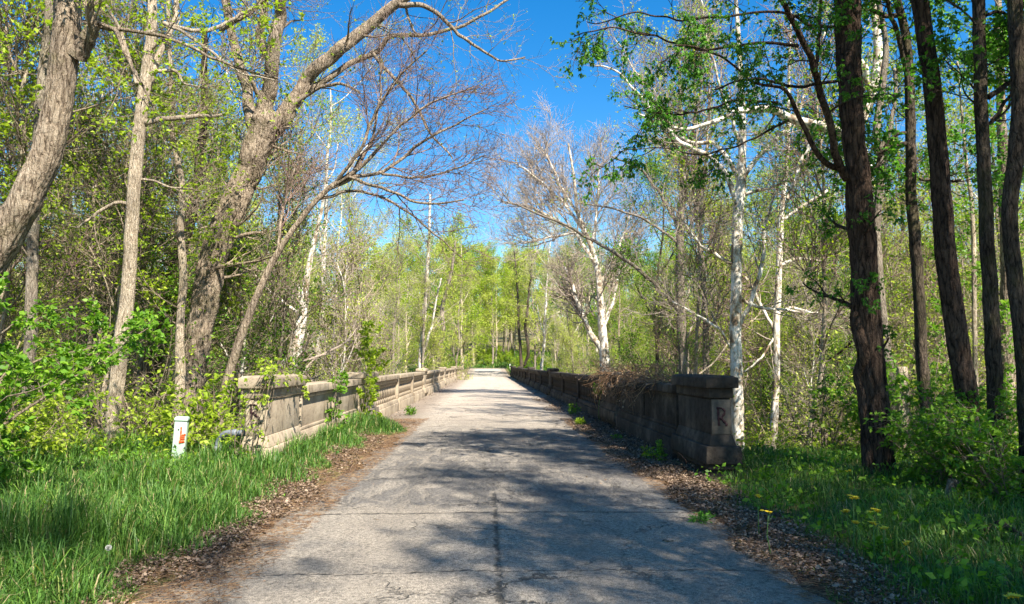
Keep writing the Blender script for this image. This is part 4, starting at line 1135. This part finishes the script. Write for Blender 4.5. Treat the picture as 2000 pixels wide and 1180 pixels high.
# ------------------------------------------------------------------ grass
def blades(pts, h, w, g, lean=.45):
    N = len(pts)
    a = g.uniform(0, 2 * np.pi, N); d = np.stack([np.cos(a), np.sin(a), np.zeros(N)], 1)
    sd = np.stack([-np.sin(a), np.cos(a), np.zeros(N)], 1)
    ff = g.uniform(0, 1, N)[:, None] * .6 + .4
    b = (np.abs(g.normal(0, lean, N)) + .1)[:, None]
    h = h[:, None]; w = w[:, None] / 2
    up = np.array([0, 0, 1.])
    p1 = pts + up * h * .5 + d * h * b * .22; p2 = pts + up * h * .85 + d * h * b * .62; p3 = pts + up * h * (1 - .25 * b) + d * h * b * 1.15
    sd = nrm(sd + g.normal(0, .4, (N, 3)) * np.array([1, 1, 0]))
    V = np.stack([pts - sd * w * .8, pts + sd * w * .8, p1 - sd * w, p1 + sd * w, p2 - sd * w * .7, p2 + sd * w * .7, p3], 1).reshape(-1, 3)
    i = np.arange(N)[:, None] * 7
    return V, [i + np.array([[0, 1, 3, 2]]), i + np.array([[2, 3, 5, 4]])], [i + np.array([[4, 5, 6]])]
def noise2(x, y, s=1.):
    return (np.sin(x * 1.3 * s + 1.7 * np.sin(y * .9 * s)) + np.sin(y * 1.7 * s + 1.3 * np.sin(x * 1.1 * s + 2)) + .6 * np.sin(x * 3.7 * s + y * 2.9 * s)) / 2.6
def lx(y):  # right limit of the left grass
    return -2.42 + .12 * np.sin(y * 1.9) + .08 * np.sin(y * 5.1) + .85 * ss(14.5, 21, y)
def left_grass():
    g = np.random.default_rng(91)
    N = 210000
    y = 3.6 + (26 - 3.6) * g.uniform(0, 1, N) ** 1.5
    x = lx(y) - np.abs(g.uniform(0, 1, N)) ** 1.15 * (6.2)
    keep = (x > -8.8) & ~((y > 10.5) & (x < -3.0) & (x > -3.55)) & ((y < 10.6) | (x > -3.05) | (g.uniform(0, 1, N) < .5) & (y < 15)) & (y < 23.8)
    x, y = x[keep], y[keep]
    e = np.clip((lx(y) - x) / .5, 0.25, 1)
    h = (.17 + .26 * (noise2(x, y, 1.4) * .5 + .5) * (.6 + .4 * noise2(x + 9, y, 3.1))) * e * g.uniform(.35, 1.45, len(x)) * (1 + .2 * (y < 9))
    h = h * np.where((y > 8.6) & (y < 11.9) & (x < -3.9) & (x > -5.8), .55, 1)
    pts = np.stack([x, y, terr(x, y) - .02], 1)
    V, Q, T = blades(pts, h, g.uniform(.003, .0085, len(x)) * (1 + y * .06), g)
    o = mk_mesh('grass_verge', V, Q + T, M['grass'], None, False); tag(o, 'lush green grass strip along the left side of the road', 'grass', kind='stuff')
left_grass()
def right_grass():
    g = np.random.default_rng(92)
    N = 80000
    y = 3.4 + 9.4 * g.uniform(0, 1, N) ** 1.4
    x0 = 2.5 + .12 * np.sin(y * 2.1) + .07 * np.sin(y * 6) + .25 * ss(7, 10.5, y)
    x = x0 + g.uniform(0, 1, N) ** 1.3 * 6.5
    keep = ~((y > 10.3) & (x < 3.75))
    x, y, x0 = x[keep], y[keep], x0[keep]
    e = np.clip((x - x0) / .9, .25, 1)
    h = (.10 + .16 * (noise2(x, y, 1.7) * .5 + .5)) * e * g.uniform(.45, 1.4, len(x))
    keep = g.uniform(0, 1, len(x)) < (.25 + .75 * e) * (.75 + .4 * noise2(x + 5, y, 2.3))
    pts = np.stack([x, y, terr(x, y) - .02], 1)
    V, Q, T = blades(pts[keep], h[keep], g.uniform(.003, .009, keep.sum()) * 1.2, g, .6)
    o = mk_mesh('grass_verge', V, Q + T, M['grass'], None, False); tag(o, 'rough shaded grass on the right side of the road', 'grass', kind='stuff')
right_grass()
def broadleaf():
    g = np.random.default_rng(93); N = 9000
    x = np.concatenate([g.uniform(2.9, 9, N), g.uniform(-9, -3.2, N // 2), ])
    y = np.concatenate([g.uniform(4, 12.6, N), g.uniform(4.5, 15, N // 2)])
    k = ~((y > 10.3) & (np.abs(x) < 3.75)); x, y = x[k], y[k]
    k = noise2(x * 1.5, y * 1.5, 1.6) > -.1; x, y = x[k], y[k]
    z = terr(x, y) + g.uniform(.03, .2, len(x))
    P = np.stack([x, y, z], 1); P = np.stack([P, P + g.normal(0, .04, P.shape)], 1)
    V, F = leafgeo(P, len(x) * 2, (.035, .085), g, .02, 1, 0, .6, 0)
    o = mk_mesh('ground_cover', V, F, M['leaf_g'], None, False); tag(o, 'broad leaved ground cover growing through the roadside grass', 'ground cover', kind='stuff')
broadleaf()
def undergrowth():
    for (N, y0, y1, sz, w, nm, lab) in ((24000, 11.5, 50, (.05, .11), .12, 'leaf_yg', 'patchy spring undergrowth on the near woodland floor'), (60000, 48, 228, (.18, .42), .25, 'leaf_yg', 'spring undergrowth covering the far woodland floor')):
        g = np.random.default_rng(int(y1))
        y = y0 + (y1 - y0) * g.uniform(0, 1, N) ** 1.4; x = g.uniform(-1, 1, N) * (.8 * y + 3)
        k = (np.abs(x) > 4.4) & (noise2(x, y, .35) + .5 * noise2(x, y, 1.1) > -.35) & ~((y > 131) & (y < 140)); x, y = x[k], y[k]
        P = np.stack([x, y, terr(x, y) + g.uniform(.02, .6, len(x)) ** 1.4], 1); P = np.stack([P, P + g.normal(0, .1, P.shape)], 1)
        V, F = leafgeo(P, len(x), sz, g, w, 1, 0, .6, 0)
        o = mk_mesh('undergrowth', V, F, M[nm], None, False); tag(o, lab, 'undergrowth', kind='stuff')
undergrowth()
def far_bank():
    g = np.random.default_rng(95); N = 46000
    x = g.uniform(-34, 34, N); y = np.where(g.uniform(0, 1, N) < .5, g.uniform(139.6, 148, N), g.uniform(97, 131, N))
    k = (y > 139) | ((np.abs(x) > 3.6) & (np.abs(x) < 14)); x, y = x[k], y[k]
    P = np.stack([x, y, terr(x, y)], 1)
    V, Q, T = blades(P, g.uniform(.2, .7, len(x)), g.uniform(.05, .12, len(x)), g)
    o = mk_mesh('far_bank_grass', V, Q + T, M['grass'], None, False); tag(o, 'bright grass on the banks around the far junction', 'grass', kind='stuff')
far_bank()

# ------------------------------------------------------------------ fallen leaves
def litter():
    g = np.random.default_rng(96)
    X, Y = [], []
    def band(N, xa, xb, y0, y1, p=1.4, dens=.0):
        y = y0 + (y1 - y0) * g.uniform(0, 1, N) ** p
        x = xa(y) + (xb(y) - xa(y)) * g.beta(1.6, 1.8, N)
        k = (noise2(x * .8, y * .6, 1.) > -.5 + g.normal(0, .3, N)) & (noise2(x * 2, y, 1.2) + .5 * noise2(x * 5, y * 2, 1.3) + g.normal(0, .35, N) > -.6 + dens)
        X.append(x[k]); Y.append(y[k])
    band(52000, lambda y: -2.95 + 0 * y, lambda y: -1.98 + .12 * np.sin(y * 2.3) + 0 * y, 3.8, 19, 1.6)
    band(38000, lambda y: 2.24 + .15 * np.sin(y * 2.7) , lambda y: 3.15 + 0 * y, 3.8, 20, 1.5)
    band(12000, lambda y: 2.25 + .3 * np.sin(y * .9), lambda y: 3.2 + 0 * y, 9.5, 34, 1.3)
    band(4200, lambda y: 2.7 + .2 * np.sin(y * .9), lambda y: 3.2 + 0 * y, 22, 75, 1.3)
    band(1500, lambda y: -3.05 + 0 * y, lambda y: -2.5 + 0 * y, 22, 75, 1.3)
    band(900, lambda y: -1.9 + 0 * y, lambda y: 2.4 + 0 * y, 4.2, 30, 1.2)
    band(2500, lambda y: 3.2 + 0 * y, lambda y: 6.5 + 0 * y, 4, 11, 1.2)
    x = np.concatenate(X); y = np.concatenate(Y)
    onw = ((x > 2.6) & (y > 11)) 
    z = .012 + g.uniform(.005, .03, len(x)) + np.where(onw, .07 * np.clip((x - 2.55) / .6, 0, 1) * g.uniform(0, 1, len(x)), 0) + .03 * (np.abs(x) > 2.2) * g.uniform(0, 1, len(x))
    tt = terr(x, y) + g.uniform(.004, .025, len(x)); z = np.where(x > 3.2, tt, np.where(x < -2.0, np.maximum(z, tt), z))
    P = np.stack([x, y, z], 1); N = len(x)
    a = g.uniform(0, 6.28, N); ax = nrm(np.stack([np.cos(a), np.sin(a), g.normal(0, .3, N)], 1))
    up = nrm(np.array([0, 0, 1.]) + g.normal(0, .38, (N, 3))); sd = nrm(np.cross(ax, up)); nn = np.cross(sd, ax)
    s = ((.011 + .05 * g.beta(1.2, 4.0, N)) * (1 + .014 * y))[:, None]; w = s * g.uniform(.25, .5, (N, 1))
    cu = g.uniform(-.1, .35, (N, 1)) * s
    V = np.stack([P - ax * s * .5, P - ax * s * .15 + sd * w + nn * cu, P + ax * s * .2 + sd * w * .75 + nn * cu, P + ax * s * .5 + nn * cu * .6, P + ax * s * .2 - sd * w * .75 + nn * cu, P - ax * s * .15 - sd * w + nn * cu, P], 1).reshape(-1, 3)
    i = np.arange(N)[:, None] * 7
    F = [i + np.array([[0, 1, 2, 6]]), i + np.array([[6, 2, 3, 4]]), i + np.array([[0, 6, 4, 5]])]
    o = mk_mesh('fallen_leaves', V, F, M['litter'], None, False); tag(o, 'dry brown fallen leaves drifted along both road edges', 'dead leaves', kind='stuff')
    # fine stems and needles
    N = 30000
    y = 3.8 + 18 * g.uniform(0, 1, N) ** 1.6
    x = np.where(g.uniform(0, 1, N) < .6, g.uniform(-2.9, -1.7, N), g.uniform(2.15, 3.1, N))
    P = np.stack([x, y, np.maximum(.018, np.where(x < -2.0, terr(x, y), 0)) + g.uniform(0, .03, N)], 1); a = g.uniform(0, 6.28, N); d = np.stack([np.cos(a), np.sin(a), g.normal(0, .12, N)], 1)
    L = g.uniform(.03, .12, N)[:, None]
    V, F = tubes(np.stack([P, P + d * L], 1), np.full((N, 2), .0014) * (1 + .03 * y)[:, None], 3)
    o = mk_mesh('dry_stems', V, F, M['needles'], None, False); tag(o, 'fine dry stems scattered over the soil at the road edges', 'debris', kind='stuff')
litter()

# ------------------------------------------------------------------ small things
def utility_box():
    p = at(348, 905, 11.6); x, y = p[0], p[1]; z = tz(x, y)
    r = empty('utility_box', (x, y, z), R(14)); r.rotation_euler = (R(2), R(3.5), R(12)); tag(r, 'pale green metal utility pedestal with an orange paint mark, in the grass before the bridge', 'utility box')
    top = (1.6 + (712 - 818) / FPX * 11.6) - z
    g = Geo(); g.box(-.09, .09, -.08, .08, -.15, top, None); g.ob('housing', M['box'], r, False, .008)
    g = Geo(); g.box(-.045, .084, -.089, -.0815, .05, top - .06); g.ob('door', M['box'], r, False, .003)
    g = Geo(); g.box(-.098, .098, -.095, .088, top + .001, top + .04, None); g.box(-.098, .098, -.095, .088, top + .041, top + .06, (-.08, .08, -.075, .07)); g.ob('lid', M['box'], r, False, .008)
    g = Geo(); y0 = -.101
    y0 = -.096
    stroke(g, [(0.015, top - .09), (0.019, top - .2), (0.018, top - .32)], .022, y0, .005)
    stroke(g, [(0.000, top - .315), (0.034, top - .31), (0.078, top - .30)], .04, y0 - .002, .005)
    stroke(g, [(0.020, top - .265), (0.048, top - .262), (0.078, top - .258)], .03, y0 - .003, .005)
    stroke(g, [(0.034, top - .22), (0.051, top - .205), (0.068, top - .212), (0.080, top - .19)], .026, y0 - .004, .005)
    stroke(g, [(0.027, top - .24), (0.054, top - .235), (0.078, top - .232)], .02, y0 - .005, .005)
    g.ob('paint_mark', M['orange'], r, False)
    g = Geo(); g.tube([(-.02, -.095, top - .12), (-.02, -.103, top - .12)], [.011, .011], 8); g.tube([(-.07, -.081, .2), (-.07, -.09, .2)], [.008, .008], 6); g.ob('lock', M['galv'], r)
utility_box()
def conduit():
    pts = [at(421, 915, 11.0), at(425, 880, 11.0), at(428, 862, 11.0), at(436, 850, 10.95), at(448, 846, 10.9), at(462, 846, 10.85), at(480, 846, 10.8)]
    base = pts[0].copy(); P, Rr = resample([q - base for q in pts], [.045] * 7, 40)
    r = empty('conduit_pipe', base); tag(r, 'grey plastic conduit elbow bending out of the ground into the left pier', 'pipe')
    g = Geo(); g.tube(P, np.full(40, .047), 16); g.ob('pipe', M['pvc'], r)
    for k in (30, 10):
        g = Geo(); g.tube(P[k:k + 4], np.full(4, .055), 16); g.ob('coupling', M['pvc'], r)
conduit()
def sign():
    p = at(903, 730, 104); z = tz(p[0], p[1]); r = empty('road_sign', (p[0], p[1], z)); tag(r, 'grey back of a road sign on a post past the far left railing end', 'sign')
    zc = CAMZ + (712 - 702) / FPX * 104 - z
    g = Geo(); g.box(-.22, .22, -.01, .01, zc - .33, zc + .33); g.ob('plate', M['galv'], r, False, .004)
    g = Geo(); g.box(-.03, .03, -.07, -.012, -.3, zc + .38); g.ob('post', M['galv'], r, False)
    p = at(996, 722, 118); z = tz(p[0], p[1]); o = empty('marker_post', (p[0], p[1], z)); tag(o, 'small white marker post beside the road at the far end', 'post')
    g = Geo(); g.box(-.06, .06, -.06, .06, -.3, 1.1, None); g.box(-.07, .07, -.07, .07, 1.1, 1.16, (-.03, .03, -.03, .03)); g.ob('post', M['white'], o, False, .01)
sign()

FL = [(1480, 968, .32, 'left of the trio near the pier'), (1501, 1000, .30, 'low one left of the patch'), (1657, 921, .36, 'tallest, before the big reddish trunk'),
      (1667, 972, .40, 'biggest, below the big reddish trunk'), (1712, 998, .30, 'right of the biggest one'), (1653, 998, .26, 'just under the biggest one'), (1706, 1022, .28, 'in the lower pair'),
      (1725, 1033, .26, 'rightmost of the lower pair'), (1669, 1021, .25, 'low in the middle of the patch'), (1772, 1062, .24, 'alone farther right'), (1980, 1165, .22, 'at the bottom right corner')]
def flower(px, py, h, lab, k):
    g = np.random.default_rng(300 + k)
    p = gp(px, py, .08 + h); x, y = p[0], p[1]; z = tz(x, y)
    r = empty('yellow_flower', (x, y, z)); tag(r, 'yellow flower head on a tall stem, ' + lab, 'flower', 'yellow flowers in the right grass')
    G = Geo(); top = p[2] - z; st = [(g.normal(0, .02), g.normal(0, .02), -.02), (g.normal(0, .01), 0, top * .5), (0, 0, top)]
    G.tube(st, [.005, .004, .003], 6)
    for j in range(3):
        a = g.uniform(0, 6.28); G.tube([(0, 0, top * .75), (.03 * math.cos(a), .03 * math.sin(a), top * .93)], [.002, .0015], 4)
    G.ob('stem', M['stem'], r)
    N = 60; G = Geo()
    big = 1.5 if 'biggest' in lab or 'corner' in lab else 1.
    for j in range(5):
        c = np.array([g.normal(0, .014 * big), g.normal(0, .014 * big), top + g.uniform(-.012, .012)])
        n = 10; a = np.arange(n) * 6.283 / n
        for q in a:
            d = np.array([math.cos(q), math.sin(q), .35]); s = np.array([-math.sin(q), math.cos(q), 0]) * .0065; L = .021 * big
            G.add([c, c + d * L * .6 + s, c + d * L, c + d * L * .6 - s], [np.array([(0, 1, 2, 3)])])
        G.tube([c - (0, 0, .004), c + (0, 0, .006)], [.005, .004], 6)
    G.ob('petals', M['petal'], r, False)
for k, (a, b, h, l) in enumerate(FL): flower(a, b, h, l, k)
def dandelion(px, py, lab, k):
    g = np.random.default_rng(400 + k); p = gp(px, py, .26); x, y = p[0], p[1]; z = tz(x, y)
    r = empty('dandelion', (x, y, z)); tag(r, lab, 'flower', 'dandelion clocks in the left grass')
    G = Geo(); top = .26 - z; G.tube([(0, .02, 0), (0, .01, top * .5), (0, 0, top)], [.003, .003, .002], 6); G.ob('stem', M['stem'], r)
    d = nrm(g.normal(0, 1, (260, 3))); P = np.stack([d * .003, d * .022], 1) + np.array([0, 0, top]); V, F = tubes(P, np.tile([.0004, .0016], (260, 1)), 3)
    mk_mesh('seed_head', V, F, M['fluff'], r)
dandelion(12, 1053, 'pale dandelion clock at the left edge of the grass', 0)
dandelion(212, 1070, 'pale dandelion clock in the grass nearer the road', 1)

def stick(label, pts, r0, m='bark_tan', name='fallen_stick', z=.03):
    P = [gp(a, b, z) if len(q) == 0 else gp(a, b, q[0]) for a, b, *q in pts]; base = P[0].copy()
    Q, Rr = resample([p - base for p in P], np.linspace(r0, r0 * .5, len(P)), 18)
    Q[1:-1] += rng.normal(0, r0 * .6, (16, 3)) * np.array([1, 1, .3])
    g = Geo(); g.tube(Q, Rr, 8); o = g.ob(name, M[m]); o.location = tuple(base); tag(o, label, 'stick'); return o
stick('short brown stick lying on the road left of the centre seam', [(731, 1015), (740, 1017), (750, 1016)], .012, 'bark')
stick('thin dark twig on the road right of the centre seam', [(1210, 1083), (1228, 1085), (1247, 1085)], .006, 'bark_dark')
stick('small flat stick near the right road edge', [(1296, 1056), (1305, 1058), (1316, 1056)], .014, 'bark')
stick('curved dark twig on the right road edge near the pier', [(1308, 952), (1312, 960), (1325, 966)], .014, 'bark_dark')
stick('pale stick in the leaf litter at the left', [(258, 1106), (285, 1110), (315, 1114)], .008)
stick('bent dry twig standing by the right end pier', [(1324, 884, .3), (1340, 900, .28), (1337, 912, .1)], .006, 'bark_red')
def fallen_branch():
    p = gp(1885, 1035, .1); P = [(1885, 1030, .12), (1915, 1036, .12), (1945, 1022, .2), (1970, 1030, .2), (2000, 1045, .12)]
    stick('dark fallen branch lying beside the stump at the lower right', P, .035, 'bark_dark', 'fallen_branch')
fallen_branch()
def stump(px, py, Y, h, r0, lab, m):
    p = at(px, py, Y); z = tz(p[0], p[1]); g = Geo(); n = 24
    Q, Rr = resample([(0, 0, -.2), (0, 0, h * .3), (.01, 0, h * .7), (.03, .01, h)], [r0 * 1.5, r0 * 1.1, r0, r0 * .8], n)
    g.tube(Q, Rr, 18, True, rough=.09, seed=int(px)); o = g.ob('tree_stump', M[m]); o.location = (p[0], p[1], z); tag(o, lab, 'stump')
stump(1862, 1020, 8.1, .26, .06, 'small weathered grey stump in the grass at the lower right', 'bark_grey')
stump(1768, 930, 12.2, 1.5, .10, 'tall broken stump under the crooked broken trunk', 'bark_tan')

# vines
def vines(label, anchor, pts_list, n_leaf, m, ls, seed, k2=6, L2=(.15, .4), stemr=.006, twig='twig', leafmat=True, cat='vine', up=-.05):
    g = np.random.default_rng(seed); r = empty('climbing_vine', anchor); tag(r, label, cat)
    P = np.stack([resample(np.array(p, float) - np.array(anchor), [stemr] * len(p), 16)[0] for p in pts_list]); P[:, 1:-1] += g.normal(0, .012, P[:, 1:-1].shape)
    Rr = np.tile(np.linspace(stemr, stemr * .5, 16), (len(P), 1))
    P2, R2 = grow(P, Rr, k2, .05, 1, L2, (30, 80), 6, up, .3, .6, .002, .5, 1, g)
    G = Geo()
    for a, b in ((P, Rr), (P2, R2)):
        V, F = tubes(a, b, 4); G.add(V, F)
    G.ob('stems', M[twig], r)
    if n_leaf:
        V, F = leafgeo(np.concatenate([P2]), n_leaf, ls, g, .02, 2, .2, .6, 0); mk_mesh('foliage', V, F, M[m], r, False)
xw = XL + .09
vines('leafy vine with bare stems climbing the left end pier', (XL - .1, 10.5, .2),
      [[(XL - .25 + .05 * k, 10.45, .15), (XL - .2 + .08 * k, 10.4, .6), (XL - .05 + .06 * k, 10.38, 1.1), (XL + .05 + .03 * k, 10.5, 1.46), (XL - .1 - .1 * k, 10.9 + .2 * k, 1.5)] for k in range(-3, 4)],
      240, 'leaf_yg', (.04, .075), 501, 8, (.15, .45), .007, 'twig')
vines('yellow green vine spreading over the cap of the left end pier', (XL, 11.5, 1.45),
      [[(XL - .4, 10.7 + .3 * k, 1.46), (XL - .1, 10.9 + .3 * k, 1.52), (XL + .12, 11.2 + .3 * k, 1.42), (XL + .16, 11.3 + .3 * k, 1.2)] for k in range(4)], 170, 'leaf_yg', (.04, .07), 502, 6, (.15, .4), .004, up=.04)
vines('green creeper hanging over the middle of the left approach wall', (xw, 14.5, .4),
      [[(xw + .03, 14.2 + .2 * k, .1), (xw + .05, 14.4 + .2 * k, .6), (xw + .06, 14.6 + .15 * k, 1.1), (xw, 14.9 + .2 * k, 1.45)] for k in range(4)], 260, 'leaf_g', (.06, .10), 503)
vines('tall bright vine clump over the second pier of the left parapet', (xw, 18.5, .4),
      [[(xw + .03, 17.6 + .3 * k, .1), (xw + .1, 17.8 + .25 * k, .8), (xw + .1, 18.0 + .3 * k, 1.5), (xw - .1, 18.2 + .3 * k, 2.1), (xw, 18.2 + .35 * k, 2.5)] for k in range(5)], 700, 'leaf_yg', (.08, .14), 504, 8, (.3, .8))
# dead tangle on right coping
def tangle():
    g = np.random.default_rng(505); r = empty('dead_vine_tangle', (XR, 17, 1.25)); tag(r, 'brown tangle of dead vines heaped on the right parapet coping', 'dead vines')
    N = 240; y = g.uniform(-3.4, 3.6, N); p = np.stack([g.uniform(-.12, .35, N), y, g.uniform(-.02, .2, N) * np.clip(1.3 - np.abs(y) / 4, .3, 1)], 1)
    P = np.empty((N, 12, 3)); P[:, 0] = p; d = nrm(g.normal(0, 1, (N, 3)) * np.array([.6, 1, .35]) + np.array([-.25, 0, 0]))
    for k in range(1, 12):
        d = nrm(d + g.normal(0, .3, (N, 3)) - np.array([.0, 0, .09])); P[:, k] = P[:, k - 1] + d * .085
        P[:, k, 2] = np.where((P[:, k, 0] > -.1), np.clip(P[:, k, 2], .0, .34), P[:, k, 2])
        P[:, k, 0] = np.where((P[:, k, 2] < .0), np.minimum(P[:, k, 0], -.12), P[:, k, 0])
    G = Geo(); V, F = tubes(P, np.tile(np.linspace(.007, .003, 12), (N, 1)), 4); G.add(V, F)
    P2, R2 = grow(P, np.full(P.shape[:2], .005), 5, .05, 1, (.1, .35), (30, 80), 5, -.08, .3, .6, .002, .5, 1, g); V, F = tubes(P2, R2, 3); G.add(V, F)
    G.ob('stems', M['needles'], r)
    V, F = leafgeo(P2, 1800, (.03, .07), g, .02, 1, .4, .5, 0); mk_mesh('dead_foliage', V, F, M['litter'], r, False)
tangle()
def sapling():
    r = empty('wall_sapling', (XR - .14, 20.2, 0)); tag(r, 'little green sapling standing against the right parapet below the dead vines', 'sapling')
    g = np.random.default_rng(506); P = np.array([[(0, 0, 0), (-.02, .02, .4), (.02, 0, .8), (.0, -.02, 1.05)]]); Q = resample(P[0], [.01] * 4, 12)[0][None]
    G = Geo(); V, F = tubes(Q, np.full((1, 12), .009), 5); G.add(V, F); P2, R2 = grow(Q, np.full((1, 12), .008), 16, .75, 1, (.15, .4), (50, 90), 5, .02, .1, .5, .003, .5, .6, g); V, F = tubes(P2, R2, 3); G.add(V, F)
    G.ob('stem', M['stem'], r); V, F = leafgeo(P2, 110, (.08, .13), g, .01, 2, .3, .5, .3); mk_mesh('foliage', V, F, M['leaf_g'], r, False)
sapling()
print('trees', cnt, 'objects', len(bpy.data.objects))
